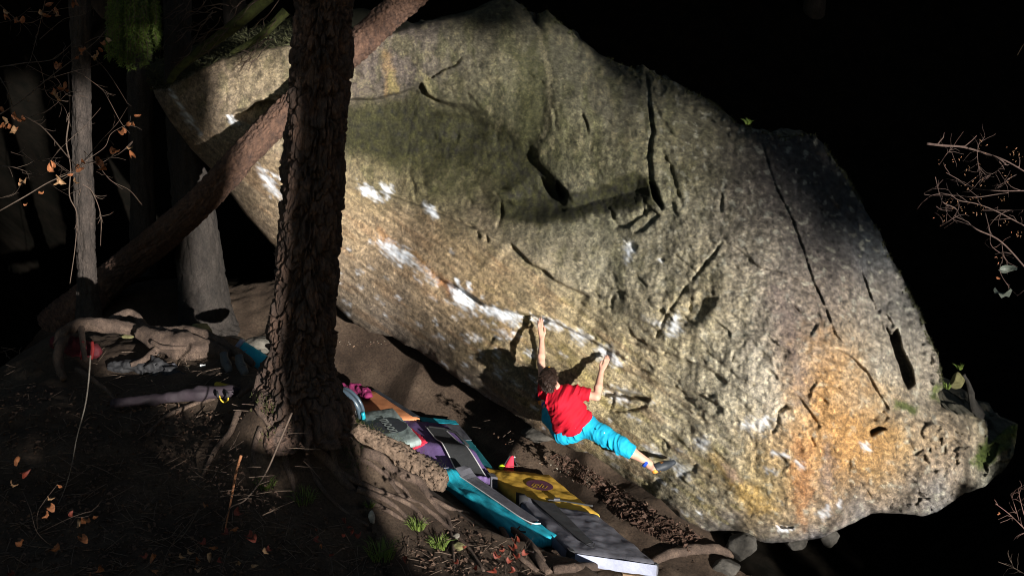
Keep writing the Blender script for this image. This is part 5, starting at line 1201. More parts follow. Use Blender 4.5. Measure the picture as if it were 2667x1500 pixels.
# red backpack in the shade
o = heap('backpack', [(150, 893, hd(150, 905), 20), (200, 905, hd(200, 920), 26), (245, 915, hd(245, 930), 22)], cloth('backpack_red', (.07, .006, .010)), 'dark red backpack half hidden under the exposed roots', 'backpack', 5, amp=.02)
for x_ in (215, 240):
    mb = MB(); dx_ = hd(x_, 915) - .28; mb.tube(spline([list(V(x_, 890, dx_)), list(V(x_ + 2, 910, dx_ - .02)), list(V(x_ - 2, 935, dx_))], 6), .02, 6); link('strap', mb.mesh('strap'), cloth('strap_red', (.2, .014, .014)), o)
# turquoise rolled pad behind the pine
e = empty('rolled_pad', V(655, 950, 11.6), 'bright turquoise rolled pad leaning at the left of the big pine', 'rolled pad')
rd_ = 11.55
pr = [(V(633, 908, rd_), Rp(19, rd_), V(690, 950, rd_ - .1), Rp(23, rd_), .02), (V(640, 925, rd_ - .05), Rp(15, rd_), V(680, 958, rd_ - .1), Rp(14, rd_), .03)]
link('cushion', smooth_mesh(sdf_mesh('cushion', pr, .012, lambda G, f: f + .006 * fbm(G[:, 0] * 12, G[:, 1] * 12, G[:, 2] * 12, 3))), M_teal, e)
mb = MB(); a, b = V(618, 896, rd_ - .02), V(628, 903, rd_ - .02); mb.tube([a, b], [Rp(17, rd_), Rp(20, rd_)], 18); link('end_cap', mb.mesh('end_cap'), M_gryL, e)
mb = MB(); tc_ = V(676, 920, rd_ + .05); mb.box(tc_, Vector((.014, 0, 0)), Vector((0, .004, 0)), Vector((.004, 0, .045))); link('tag', mb.mesh('tag'), M_wht, e, False)
# pair of grey shoes
for k, (x_, y_, lab) in enumerate([(592, 948, 'left one of the dark grey shoes standing on the sunny bank'), (632, 955, 'right one of the dark grey shoes standing on the sunny bank')]):
    p, d = hit(x_, y_ + 14); e = empty('shoe', p, lab, 'shoe', 'pair of shoes on the bank')
    ax = Vector((.10, -.22, 0)).normalized(); up_ = Vector((0, 0, 1)); sd_ = ax.cross(up_)
    toe = p + ax * .10 + up_ * .045; heel = p - ax * .13 + up_ * .06
    pr = [(toe, .042, p + up_ * .055, .046, .02), (p + up_ * .055, .046, heel, .04, .02), (heel, .04, heel + up_ * .075, .042, .02), (p - ax * .02 + up_ * .07, .04, heel + up_ * .07, .036, .02)]
    def exs(G, f, c=heel + up_ * .13):
        r = np.linalg.norm((G - np.array(c)) * np.array([1, 1, .8]), axis=1) - .05
        return np.maximum(f, -r)
    link('upper', smooth_mesh(sdf_mesh('upper', pr, .008, exs)), cloth('shoe_grey', (.075, .08, .085)), e)
    pr = [(toe + up_ * -.025, .03, heel + up_ * -.035, .03, .02), (toe - up_ * .025 + sd_ * .015, .028, heel - up_ * .035 + sd_ * .01, .028, .02), (toe - up_ * .025 - sd_ * .015, .028, heel - up_ * .035 - sd_ * .01, .028, .02)]
    link('sole', smooth_mesh(sdf_mesh('sole', pr, .009)), cloth('sole_dark', (.04, .04, .045)), e)
    mb = MB()
    for q_ in range(4):
        c_ = p + ax * (.05 - .03 * q_) + up_ * (.093 + .006 * q_); mb.tube([c_ - sd_ * .03, c_ + up_ * .008, c_ + sd_ * .03], .004, 5)
    link('laces', mb.mesh('laces'), cloth('lace_grey', (.12, .12, .12)), e)
# red approach shoe standing behind the yellow pad, with its lime toe and a clip
p = Gz(1325, 1222, Zf(-5.06)); dsh = float(((np.array(p) - np.array([0, 0, CAMZ])) @ FWD) / K)
e = empty('climbing_shoe', p, 'small red climbing shoe with lime heel standing behind the yellow pad', 'climbing shoe')
pr = [(V(1322, 1216, dsh), Rp(9, dsh), V(1331, 1192, dsh), Rp(4.5, dsh), .015), (V(1331, 1214, dsh), Rp(8, dsh), V(1334, 1190, dsh), Rp(4.5, dsh), .01), (V(1318, 1222, dsh), Rp(7, dsh), V(1332, 1222, dsh), Rp(7, dsh), .01)]
link('upper', smooth_mesh(sdf_mesh('upper', pr, .006)), M_red, e)
link('heel', smooth_mesh(sdf_mesh('heel', [(V(1306, 1216, dsh), Rp(8, dsh), V(1312, 1211, dsh), Rp(5, dsh), .01)], .006)), cloth('lime', (.45, .6, .01)), e)
mb = MB(); mb.tube(spline([list(V(a, b, dsh)) for a, b in [(1338, 1190), (1341, 1199), (1346, 1208), (1346, 1218), (1338, 1223)]], 6), .009, 6); link('strap', mb.mesh('strap'), M_blk, e)
mb = MB(); mb.tube([V(1339, 1191, dsh), V(1341, 1188, dsh)], .014, 8); link('clip', mb.mesh('clip'), M_metal, e)
mb = MB(); mb.tube(spline([list(V(a, b, dsh - .03)) for a, b in [(1313, 1212), (1317, 1204), (1322, 1196), (1329, 1186)]], 5), .008, 6); link('rand', mb.mesh('rand'), M_blk, e)
# ------------------------------------------------------------------ the climber
def J(px, py, d): return V(px, py, d)
off = -0.02
j = dict(pel=(1497, 1116, 11.17), hl=(1470, 1126, 11.22), hr=(1524, 1107, 11.15), ch=(1462, 1050, 11.06), nk=(1450, 1012, 11.07), hd=(1430, 988, 11.06),
         sl=(1420, 1020, 11.16), el=(1409, 948, 11.34), wl=(1411, 884, 11.46), sr=(1497, 1022, 11.06), er=(1554, 1033, 11.03), wr=(1566, 966, 11.18),
         kr=(1618, 1160, 11.0), ar=(1692, 1206, 11.0), kl=(1432, 1088, 11.46), al=(1420, 1052, 11.66))
j = {k: J(*v) for k, v in j.items()}
person = empty('person', j['pel'], 'climber in red t-shirt and turquoise trousers hanging from the chalked holds of the boulder', 'person')
pr = []
def cap(a, ra, b, rb, k=.03): pr.append((a, ra, b, rb, k))
mid = lambda a, b, t=.5: a.lerp(b, t)
# torso
cap(j['nk'], .055, j['hd'], .06, .03)
cap(j['sl'], .06, j['sr'], .062, .05); cap(j['ch'], .125, mid(j['ch'], j['pel'], .55), .11, .06); cap(mid(j['ch'], j['pel'], .5), .11, j['pel'], .115, .06)
cap(mid(j['ch'], j['sl'], .35), .10, mid(j['ch'], j['sr'], .35), .10, .06)
cap(j['hl'], .105, j['hr'], .105, .06)
# arms
cap(j['sl'], .055, j['el'], .043, .03); cap(j['el'], .043, mid(j['el'], j['wl'], .3), .044, .02); cap(mid(j['el'], j['wl'], .3), .044, j['wl'], .029, .02)
cap(j['sr'], .058, j['er'], .043, .03); cap(j['er'], .043, mid(j['er'], j['wr'], .35), .046, .02); cap(mid(j['er'], j['wr'], .35), .046, j['wr'], .029, .02)
# legs
cap(j['hr'], .098, mid(j['hr'], j['kr'], .5), .085, .05); cap(mid(j['hr'], j['kr'], .5), .085, j['kr'], .062, .03); cap(j['kr'], .058, mid(j['kr'], j['ar'], .35), .06, .03); cap(mid(j['kr'], j['ar'], .35), .06, j['ar'], .038, .03)
cap(j['hl'], .098, j['kl'], .062, .04); cap(j['kl'], .058, j['al'], .04, .03)
# head: skull, face turned to the stone, jaw, nose, ear
H = j['hd']; fz = Vector((.30, .93, .10)).normalized()       # looks into the rock
upH = Vector((-.25, .05, 1.0)); upH = (upH - fz * upH.dot(fz)).normalized(); sdH = fz.cross(upH)
cap(H - fz * .025 + upH * .02, .085, H + fz * .025 + upH * .025, .082, .02); cap(H + fz * .03 - upH * .05, .055, H + fz * .055 - upH * .085, .038, .03)
cap(H + fz * .095 + upH * .0, .012, H + fz * .112 - upH * .03, .016, .012)
cap(H + fz * .085 + upH * .035 + sdH * .03, .014, H + fz * .085 + upH * .035 - sdH * .03, .014, .02); cap(H + fz * .09 - upH * .062 + sdH * .015, .010, H + fz * .09 - upH * .062 - sdH * .015, .010, .008)
for s_ in (1, -1):
    ec = H + sdH * .083 * s_ - fz * .005 - upH * .005; cap(ec + upH * .02, .013, ec - upH * .018, .010, .006)
# feet inside the shoes
foot_r = [J(1690, 1212, 11.0), J(1704, 1222, 10.98), J(1748, 1206, 11.03)]
cap(foot_r[0], .038, foot_r[1], .036, .02); cap(foot_r[1], .036, foot_r[2], .026, .02)
foot_l = [j['al'], J(1412, 1046, 11.68), J(1404, 1028, 11.74)]
cap(foot_l[0], .038, foot_l[1], .034, .02); cap(foot_l[1], .034, foot_l[2], .024, .02)
# hands
def hand(w, knuck, tip, nrm, side, spread, bends, thumb_s):
    """w wrist, knuck centre of the knuckles, tip where the middle finger ends; nrm out of the back of the hand, side towards the thumb"""
    f = (knuck - w); L = f.length
    for i, (o_, ln, rr_) in enumerate([(.5, .92, .0092), (.18, 1.04, .0096), (-.15, 1.0, .0092), (-.46, .82, .0082)]):
        b = w + side * .022 * o_ * 1.2 + f * .08; k_ = knuck + side * spread * o_ - f * (.03 + .10 * abs(o_ - .1))
        cap(b, .017, k_, .0125, .012)
        d1 = (tip - knuck); dl = d1.length; d1n = (d1.normalized() + side * o_ * .22).normalized()
        m1 = k_ + d1n * dl * .48 * ln + nrm * .012 * bends[i]; m2 = k_ + d1n * dl * .80 * ln - nrm * .002; t_e = k_ + d1n * dl * .98 * ln - nrm * .026 * (.6 + .4 * bends[i])
        cap(k_, .0115, m1, rr_ + .0012, .004); cap(m1, rr_ + .0012, m2, rr_, .003); cap(m2, rr_, t_e, rr_ - .0012, .003)
    tb0 = w + f * .18 + side * .016 * thumb_s; tb1 = w + f * .62 + side * .047 * thumb_s - nrm * .008; tb2 = w + f * 1.0 + side * .050 * thumb_s - nrm * .018; tb3 = w + f * 1.28 + side * .036 * thumb_s - nrm * .028
    cap(tb0, .017, tb1, .0135, .010); cap(tb1, .0135, tb2, .0115, .005); cap(tb2, .0115, tb3, .0095, .004)
nL = Vector((-.05, -.9, .35)).normalized()
kL = J(1407, 855, 11.50); tL = J(1406, 826, 11.56); sL = Vector((1, 0, 0))
hand(j['wl'], kL, tL, nL, sL, .036, (1, .8, 1, 1.2), 1)
kR = J(1577, 947, 11.23); tR = J(1585, 925, 11.30); fR = (tR - kR).normalized(); nR = Vector((.05, -.9, .4)).normalized(); sR = fR.cross(nR).normalized()
if sR.x > 0: sR = -sR
hand(j['wr'], kR, tR, nR, sR, .036, (1.1, .9, 1, 1.1), 1)
M_skin = mat('skin', (.58, .33, .245), (.50, .27, .195), 14, .55, .12, 120, dist=.004, spec=.35)
M_skin.node_tree.nodes['Principled BSDF'].inputs['Subsurface Weight'].default_value = 0.06
M_skin.node_tree.nodes['Principled BSDF'].inputs['Subsurface Radius'].default_value = (.01, .004, .002)
link('body', smooth_mesh(sdf_mesh('body', pr, .0062), 2, .4), M_skin, person)
# eyes and brow
for s_ in (1, -1):
    bm = bmesh.new(); bmesh.ops.create_uvsphere(bm, u_segments=12, v_segments=8, radius=.011); me = bpy.data.meshes.new('eye'); bm.to_mesh(me); bm.free(); me.transform(Matrix.Translation(H + fz * .094 + upH * .012 + sdH * .03 * s_)); link('eye', me, M_wht, person)
# hair: thick dark brown, lumpy locks
pr = []
cap(H - fz * .035 + upH * .025, .094, H + fz * .02 + upH * .048, .086, .03); cap(H - fz * .06 - upH * .03, .068, H - fz * .04 + upH * .03, .085, .03); cap(H - fz * .05 - upH * .06, .05, H - fz * .06, .07, .03)
def hexx(G, f):
    q = (G - np.array(H)); a = q @ np.array(fz); b = q @ np.array(upH); c = q @ np.array(sdH)
    n_1 = fbm(c * 34 + 2 * gn(a * 12, b * 12, c * 12), a * 16 + b * 10, b * 22, 3)
    f = f - .012 * n_1 - .006 * np.abs(gn(c * 80, a * 30, b * 40))
    cut_ = (a - .03 - .9 * np.maximum(b - .01, 0)); return np.maximum(f, np.minimum(cut_, .05))
M_hair = mat('hair', (.016, .009, .007), (.006, .004, .003), 60, .65, .7, 160, dist=.01, spec=.12, stretch=(1, 1, .35))
link('hair', smooth_mesh(sdf_mesh('hair', pr, .0065, hexx), 1, .3), M_hair, person)
hm = [o_ for o_ in person.children if o_.name.startswith('hair')][-1]; rr = random.Random(4); mb = MB(); pl = person.location
for i_ in range(2600):
    vtx = hm.data.vertices[rr.randrange(len(hm.data.vertices))]; nn_ = vtx.normal; tg = (-upH * .9 - fz * .3 + sdH * rr.gauss(.25, .6) + nn_ * .55 + Vector((rr.gauss(0, .3), rr.gauss(0, .3), rr.gauss(0, .3)))).normalized()
    c_ = vtx.co + pl; w_ = tg.cross(nn_); w_ = w_.normalized() * .0035 if w_.length > 1e-4 else Vector((.003, 0, 0)); L_h = rr.uniform(.02, .045)
    mb.add([c_ - w_, c_ + w_, c_ + tg * L_h * .6 + nn_ * .004 + w_ * .6, c_ + tg * L_h * .6 + nn_ * .004 - w_ * .6, c_ + tg * L_h], [(0, 1, 2, 3), (3, 2, 4)])
o = link('hair_strands', mb.mesh('hair_strands'), mat('hair_strand', (.05, .028, .02), (.014, .008, .006), 70, .5, 0, spec=.35), person, False); o['kind'] = 'stuff'
bm = bmesh.new(); bmesh.ops.create_uvsphere(bm, u_segments=12, v_segments=8, radius=.016); me = bpy.data.meshes.new('hair_clip'); bm.to_mesh(me); bm.free(); me.transform(Matrix.Translation(J(1430, 958, 11.04))); link('hair_clip', me, cloth('clip_yellow', (.8, .45, .01)), person)
# red t-shirt
pr = []
cap(j['sl'], .078, j['sr'], .080, .05); cap(j['ch'], .150, mid(j['ch'], j['pel'], .5), .143, .07); cap(mid(j['ch'], j['pel'], .5), .143, mid(j['ch'], j['pel'], .92), .146, .06)
cap(mid(j['ch'], j['sl'], .4), .118, mid(j['ch'], j['sr'], .4), .118, .06); cap(mid(j['ch'], j['hl'], .75), .11, mid(j['ch'], j['hr'], .8), .115, .06)
cap(j['sl'], .078, mid(j['sl'], j['el'], .48), .066, .03); cap(j['sr'], .082, mid(j['sr'], j['er'], .72), .074, .03); cap(mid(j['sl'], j['nk'], .5), .06, mid(j['sr'], j['nk'], .5), .06, .04)
cap(J(1497, 1050, 11.08), .098, J(1518, 1092, 11.13), .112, .05); cap(J(1446, 1062, 11.10), .09, J(1462, 1108, 11.17), .10, .05)
tdir = (j['pel'] - j['ch']).normalized(); hem = mid(j['ch'], j['pel'], .93); adir = (j['er'] - j['sr']).normalized(); lad = (j['el'] - j['sl']).normalized()
def tex_(G, f):
    q = G - np.array(j['ch']); a = q @ np.array(tdir); s_ = q @ np.array((j['sr'] - j['sl']).normalized())
    w = .55 * s_ + a
    f = f - .013 * fbm(w * 16, s_ * 5, 2.0, 3) - .034 * np.maximum(0, gn(w * 26 + 2 * s_, s_ * 6, 5.0)) ** 1.3 * sstep(-.05, .15, a) - .030 * np.maximum(0, gn(s_ * 30 + 9 * a, a * 7, 8.0)) ** 1.3 * sstep(.08, -.1, a) + .012 * np.maximum(0, gn(w * 15, s_ * 10 + a * 6, 12.0))
    f = np.maximum(f, (G - np.array(hem)) @ np.array(tdir) - .035 - .10 * np.maximum(0, -s_ + .05) )
    rel = G - np.array(mid(j['sr'], j['er'], .70)); f = np.maximum(f, np.where((np.linalg.norm(rel - (rel @ np.array(adir))[:, None] * np.array(adir), axis=1) < .088) & (np.abs(rel @ np.array(adir)) < .2), rel @ np.array(adir), -1))
    rel = G - np.array(mid(j['sl'], j['el'], .42)); f = np.maximum(f, np.where(rel @ np.array(lad) > -.06, rel @ np.array(lad), -1))
    nk_ = np.linalg.norm(G - np.array(j['nk'] + (j['hd'] - j['nk']) * .8), axis=1) - .078; return np.maximum(f, -nk_)
M_shirt = mat('red_shirt', (.47, .006, .022), (.33, .004, .014), 5, .8, .35, 26, dist=.012, spec=.2)
link('t_shirt', smooth_mesh(sdf_mesh('t_shirt', pr, .0078, tex_), 1, .4), M_shirt, person)
# turquoise trousers
pr = []
cap(j['hl'], .128, j['hr'], .126, .06); cap(mid(j['pel'], j['ch'], .12), .125, j['pel'], .128, .05)
cap(j['hr'], .124, mid(j['hr'], j['kr'], .5), .108, .05); cap(mid(j['hr'], j['kr'], .5), .108, j['kr'], .092, .04); cap(j['kr'], .094, mid(j['kr'], j['ar'], .46), .084, .03)
cap(j['hl'], .122, j['kl'], .09, .05); cap(j['kl'], .088, mid(j['kl'], j['al'], .55), .066, .03)
kdir = (j['ar'] - j['kr']).normalized(); cut_p = mid(j['kr'], j['ar'], .40); ldir = (j['al'] - j['kl']).normalized(); cutl = mid(j['kl'], j['al'], .5)
def pex(G, f):
    q = G - np.array(j['hr']); ax = (j['kr'] - j['hr']).normalized(); a = q @ np.array(ax); b = q @ np.array(Vector((0, 0, 1)))
    kn = np.exp(-((a - .44) / .10) ** 2) + .8 * np.exp(-((a) / .10) ** 2)
    f = f - .009 * fbm(a * 20 + 7 * b, b * 9, 2.0, 3) - .030 * np.maximum(0, gn(a * 26 + 14 * b, b * 8, 3.0)) ** 1.2 * (.35 + kn)
    r1_ = (G - np.array(cut_p)) @ np.array(kdir); nearR = np.linalg.norm(G - np.array(cut_p), axis=1) < .22; f = np.maximum(f, np.where(nearR, r1_, -1))
    r2_ = (G - np.array(cutl)) @ np.array(ldir); nearL = np.linalg.norm(G - np.array(cutl), axis=1) < .12; return np.maximum(f, np.where(nearL, r2_, -1))
M_trs = mat('turquoise_trousers', (.008, .36, .56), (.005, .25, .42), 6, .75, .35, 24, dist=.012, spec=.25)
link('trousers', smooth_mesh(sdf_mesh('trousers', pr, .0075, pex), 1, .4), M_trs, person)
bm = bmesh.new(); bmesh.ops.create_uvsphere(bm, u_segments=8, v_segments=6, radius=.009); me = bpy.data.meshes.new('button'); bm.to_mesh(me); bm.free(); me.transform(Matrix.Translation(J(1574, 1127, 10.9))); link('button', me, M_wht, person)
# climbing shoes
M_shoe = mat('shoe_black', (.03, .036, .046), (.016, .02, .026), 10, .55, .2, spec=.35); M_rubber = mat('orange_rubber', (.75, .28, .05), (.62, .2, .03), 8, .6, .1)
def shoe(f, strapc, k):
    an, he, to = f; ax = (to - he).normalized(); upv = (an - he).normalized(); upv = (upv - ax * upv.dot(ax)).normalized(); pr2 = []
    pr2 += [(he + ax * .035, .047, mid(he, to, .6), .050, .02), (mid(he, to, .6), .050, to + ax * .03, .029, .02), (he + ax * .02, .042, he + ax * .03 + upv * .02, .044, .02), (mid(he, to, .35) + upv * .02, .044, mid(he, to, .8), .040, .02)]
    sh = link('climbing_shoe', smooth_mesh(sdf_mesh('climbing_shoe', pr2, .0065)), M_shoe, person)
    pr2 = [(he + ax * -.004 - upv * .016, .034, he + ax * .075 - upv * .026, .022, .01)]
    link('heel_rubber', smooth_mesh(sdf_mesh('heel_rubber', pr2, .006)), M_rubber, sh)
    mb = MB(); sd_ = ax.cross(upv).normalized()
    for q_ in range(4):
        c_ = mid(he, to, .42 + .09 * q_); ppt = []
        for a in np.linspace(-1.4, 1.4, 9): ppt.append(c_ + (upv * math.cos(a) + sd_ * math.sin(a)) * (.056 - .004 * q_) + upv * .004)
        mb.tube(ppt, .004, 5)
    link('laces', mb.mesh('laces'), M_rubber, sh)
    mb = MB(); t_d = (an - strapc).normalized(); u_ = t_d.orthogonal().normalized(); v_ = t_d.cross(u_); c_ = mid(an, strapc, .12)
    ppt = [c_ + (u_ * math.cos(a) + v_ * math.sin(a)) * .044 for a in np.linspace(0, 2 * math.pi, 17)]
    for q_ in (-.012, -.004, .004, .012): mb.tube([x_ + t_d * q_ for x_ in ppt], .006, 5, False)
    link('ankle_strap', mb.mesh('ankle_strap'), cloth('strap_blue', (.01, .06, .42)), sh)
shoe(foot_r, j['kr'], 0); shoe(foot_l, j['kl'], 1)
# ------------------------------------------------------------------ leaves, twigs, boughs
def leaf_mesh(seed, L=.075, Wd=.05):
    rr = random.Random(seed); vs = []; fs = []; n, m = 7, 5; cu = rr.uniform(1.2, 3.2); tw = rr.uniform(-1.2, 1.2); cup = rr.uniform(.4, 1.6) * rr.choice((-1, 1))
    for i in range(n):
        t = i / (n - 1); wv = Wd * math.sin(math.pi * min(1, t * .96 + .03)) ** .7 * (1 - .25 * t)
        a = cu * t; cx = L * (math.sin(a) / cu); cz = L * ((1 - math.cos(a)) / cu)
        for k in range(m):
            s = (k / (m - 1) - .5) * 2; z_ = cup * wv * .5 * s * s + .006 * rr.uniform(-1, 1); an = tw * t
            y = s * wv * .5 * (1 - .2 * abs(s)); vs.append((cx - z_ * math.sin(a), y * math.cos(an) - z_ * math.sin(an), cz + z_ * math.cos(an) + y * math.sin(an)))
    for i in range(n - 1):
        for k in range(m - 1): a = i * m + k; fs.append((a, a + 1, a + m + 1, a + m))
    me = pymesh('leaf', vs, fs)
    for p_ in me.polygons: p_.use_smooth = True
    return me
M_leafs = [mat('dry_leaf', (.30, .115, .045), (.14, .05, .022), 40, .6, .3, 90, dist=.004), mat('dry_leaf_pale', (.36, .22, .12), (.2, .11, .055), 40, .6, .3, 90, dist=.004), mat('dry_leaf_red', (.16, .03, .016), (.08, .018, .012), 40, .6, .3, 90, dist=.004)]
LM = []
for k in range(9):
    me = leaf_mesh(k + 3, .085 if k % 2 else .07, .06 if k % 3 else .045); me.materials.append(M_leafs[0 if k < 5 else (1 if k < 7 else 2)]); LM.append(me)
def put_leaf(parent, p, sc=1.0, which=None):
    me = LM[which if which is not None else int(rng.integers(0, 7))]
    o = bpy.data.objects.new('leaf', me); COL.objects.link(o); o.parent = parent; o.location = Vector(p) - parent.location
    o.rotation_euler = (rng.uniform(0, 6.28), rng.uniform(-.6, .6) + 1.2, rng.uniform(0, 6.28)); o.scale = (sc,) * 3; return o
def twiggy(name, label, d, stems, leaves, m=M_twig, cat='branch', lsc=1.0, group=None, wh=None, jit=.12, side=0, sn=14):
    p0 = V(stems[0][0][0], stems[0][0][1], d); e = empty(name, p0, label, cat, group)
    for st in stems:
        r = st[-1]; pts = st[:-1]; q = spline([list(V(a, b, d + rng.normal(0, jit))) for a, b in pts], 7)
        rr_ = np.linspace(r, r * .45, len(q)); mb = MB(); mb.tube(q, list(rr_), 6)
        for s_ in range(side):
            i = int(rng.integers(2, len(q) - 1)); dr = (Vector(q[i]) - Vector(q[i - 1])).normalized(); w_ = Vector((rng.normal(), rng.normal(), rng.normal())).normalized(); tp = [Vector(q[i])]
            for z_ in range(4): dr = (dr + w_ * .35 + Vector((rng.normal(), rng.normal(), rng.normal())) * .25).normalized(); tp.append(tp[-1] + dr * rng.uniform(.02, .06))
            mb.tube(tp, [r * .5, r * .45, r * .4, r * .3, r * .25], 5)
        link('stem', mb.mesh('stem'), m, e)
    for lf in leaves:
        put_leaf(e, P(lf[0], lf[1], d + rng.normal(0, jit)), lsc * (lf[2] if len(lf) > 2 else rng.uniform(.8, 1.25)), wh[int(rng.integers(0, len(wh)))] if wh else None)
    return e
twiggy('beech_branch', 'lower of the leafy twigs at the far left, rising across the slim trunk', 8.6,
       [[(-20, 560), (63, 513), (127, 475), (181, 452), (222, 427), (302, 405), (346, 368), .006], [(203, 436), (232, 405), (263, 367), (305, 322), (332, 280), .005], [(64, 303), (114, 335), (178, 410), (205, 440), .008], [(0, 432), (36, 436), (74, 449), .005], [(181, 452), (150, 430), (135, 420), .003]],
       [(132, 419), (140, 425), (146, 456), (152, 462), (52, 465, 1.3), (48, 476), (102, 497, .6), (213, 414), (206, 428), (259, 417), (264, 430), (250, 408), (292, 382), (300, 388), (330, 382), (338, 392), (330, 322, 1.1), (349, 300), (347, 318), (318, 332), (190, 452), (196, 462), (60, 530, .5)], side=4)
twiggy('beech_branch', 'upper leafy twig at the far left slanting up past the slim trunk', 8.9,
       [[(-20, 310), (48, 268), (95, 230), (146, 189), (197, 151), (241, 116), (290, 70), .006], [(0, 202), (19, 236), (34, 278), .006], [(95, 230), (130, 238), (150, 234), .003], [(150, 185), (165, 150), (180, 135), .003]],
       [(206, 124), (212, 136), (205, 146), (251, 132), (246, 142), (258, 124), (270, 106), (276, 98), (143, 236), (150, 242), (138, 230), (155, 222), (170, 227), (176, 232), (168, 214), (10, 290), (6, 305), (35, 328), (48, 331), (57, 300), (60, 310), (10, 319), (22, 322), (40, 290), (75, 262, .5)], side=4)
twiggy('beech_branch', 'topmost leafy twig in the upper left corner', 9.2,
       [[(-20, 178), (63, 165), (133, 157), (165, 135), (200, 100), .006], [(-10, 5), (60, 60), (120, 40), (160, 0), .004], [(120, -10), (105, 60), (79, 160), .005], [(0, 60), (40, 50), (80, 20), .003]],
       [(148, 160), (155, 164), (145, 168), (105, 25), (112, 34), (143, 20), (150, 30), (138, 8), (45, 45), (58, 42), (40, 55), (10, 25), (12, 35), (190, 2)], side=5)
twiggy('bramble', 'thin bare vine hanging down the slim trunk at the left', 13.1, [[(178, 190), (182, 290), (173, 370), (184, 433), (181, 509), (200, 557), (196, 640), (182, 740), .012], [(200, 440), (214, 470), (206, 510), .007], [(215, 480), (240, 500), (262, 560), (262, 640), .008]], [], jit=.03, side=8, cat='vine')
# dim fine twigs behind
st = []
for k in range(16):
    x, y = rng.uniform(-10, 230), rng.uniform(0, 520); a = rng.uniform(-.9, .9); st.append([(x + 42 * t * math.cos(a) + rng.normal(0, 7), y + 42 * t * math.sin(a) * 1.4 + rng.normal(0, 9)) for t in range(5)] + [.004])
twiggy('bare_shrub', 'tangle of fine bare grey twigs in the upper left dark', 11.0, st, [], m=M_twig, cat='shrub', side=4)
# foreground leaves, out of focus
twiggy('oak_sprig', 'orange dry leaf sprig in the lower left corner', 7.4, [[(30, 1520), (60, 1440), (95, 1390), (100, 1330), (150, 1260), .004], [(60, 1280), (80, 1330), (100, 1390), (160, 1440), .003], [(95, 1390), (190, 1345), (245, 1330), .0025]],
       [(125, 1290), (132, 1310), (150, 1262), (120, 1330), (190, 1330), (205, 1352), (214, 1345), (245, 1342, .7), (215, 1390), (202, 1395), (50, 1190), (60, 1230), (30, 1250), (235, 1490), (255, 1478), (265, 1495), (150, 1412), (40, 1410), (20, 1490)], side=2, wh=(0, 1, 2, 5, 7), lsc=.92, jit=.2)
twiggy('oak_sprig', 'brown dry leaf sprig at the bottom edge left of the middle', 7.7, [[(415, 1510), (440, 1430), (500, 1350), (520, 1320), .004], [(570, 1510), (590, 1440), (600, 1380), .003], [(400, 1480), (490, 1445), (560, 1400), (650, 1375), .003]],
       [(380, 1438), (398, 1442), (530, 1400), (550, 1440), (545, 1425), (600, 1380), (585, 1375), (650, 1380), (662, 1390), (490, 1430), (512, 1450), (508, 1478), (700, 1420), (690, 1425), (620, 1320), (540, 1312), (575, 1450), (470, 1440), (405, 1490), (620, 1460), (655, 1470)], side=3, wh=(0, 1, 5, 6, 7), lsc=.86, jit=.2)
twiggy('oak_sprig', 'dark red leaf sprig at the bottom before the grassy bank', 8.2, [[(870, 1510), (860, 1450), (835, 1400), (828, 1370), .004], [(935, 1510), (925, 1440), (900, 1390), (880, 1350), .003], [(860, 1450), (905, 1420), .003]], [(830, 1395, 1.2), (836, 1415), (824, 1380), (905, 1370), (915, 1380), (898, 1362), (925, 1388), (890, 1390), (870, 1440)], side=2, wh=(7, 8, 4), lsc=.75)
twiggy('oak_sprig', 'dark leafy sprig in front of the roots beside the grey pad', 8.4, [[(1080, 1515), (1060, 1470), (1050, 1440), .004], [(1180, 1510), (1195, 1460), (1210, 1420), .003], [(1310, 1515), (1325, 1450), (1345, 1390), .004], [(1325, 1450), (1290, 1430), .003], [(1325, 1460), (1370, 1430), .003]],
       [(1345, 1395, 1.2), (1338, 1415), (1310, 1420), (1300, 1430), (1350, 1440), (1322, 1450), (1290, 1435), (1365, 1430), (1285, 1480), (1330, 1475), (1215, 1420, .7), (1190, 1455, .8), (1060, 1450), (1240, 1470)], side=4, wh=(7, 8), lsc=.9)
twiggy('stick', 'long thin pale stick standing in the dark bank at the left', 8.7, [[(236, 925), (230, 1000), (221, 1060), (200, 1140), (186, 1215), (168, 1275), (152, 1312), .008]], [], cat='stick', jit=.02, m=mat('pale_twig', (.10, .088, .075), (.06, .05, .04), 30))
twiggy('stick', 'dark curved sapling stem slanting across the bank below the pine', 8.6, [[(760, 1075), (728, 1150), (690, 1235), (640, 1300), (600, 1322), (578, 1372), .010]], [], cat='stick', jit=.02)
twiggy('stick', 'short splintered orange stick standing left of the sapling stem', 8.75, [[(628, 1185), (614, 1235), (604, 1290), (592, 1350), (585, 1385), .014]], [], cat='stick', jit=.01, m=mat('split_wood', (.3, .13, .06), (.16, .07, .035), 20))
twiggy('stick', 'thin bent twig at the bottom edge in the lower left', 8.2, [[(520, 1325), (480, 1390), (440, 1430), (420, 1500), .006]], [], cat='stick', jit=.02)
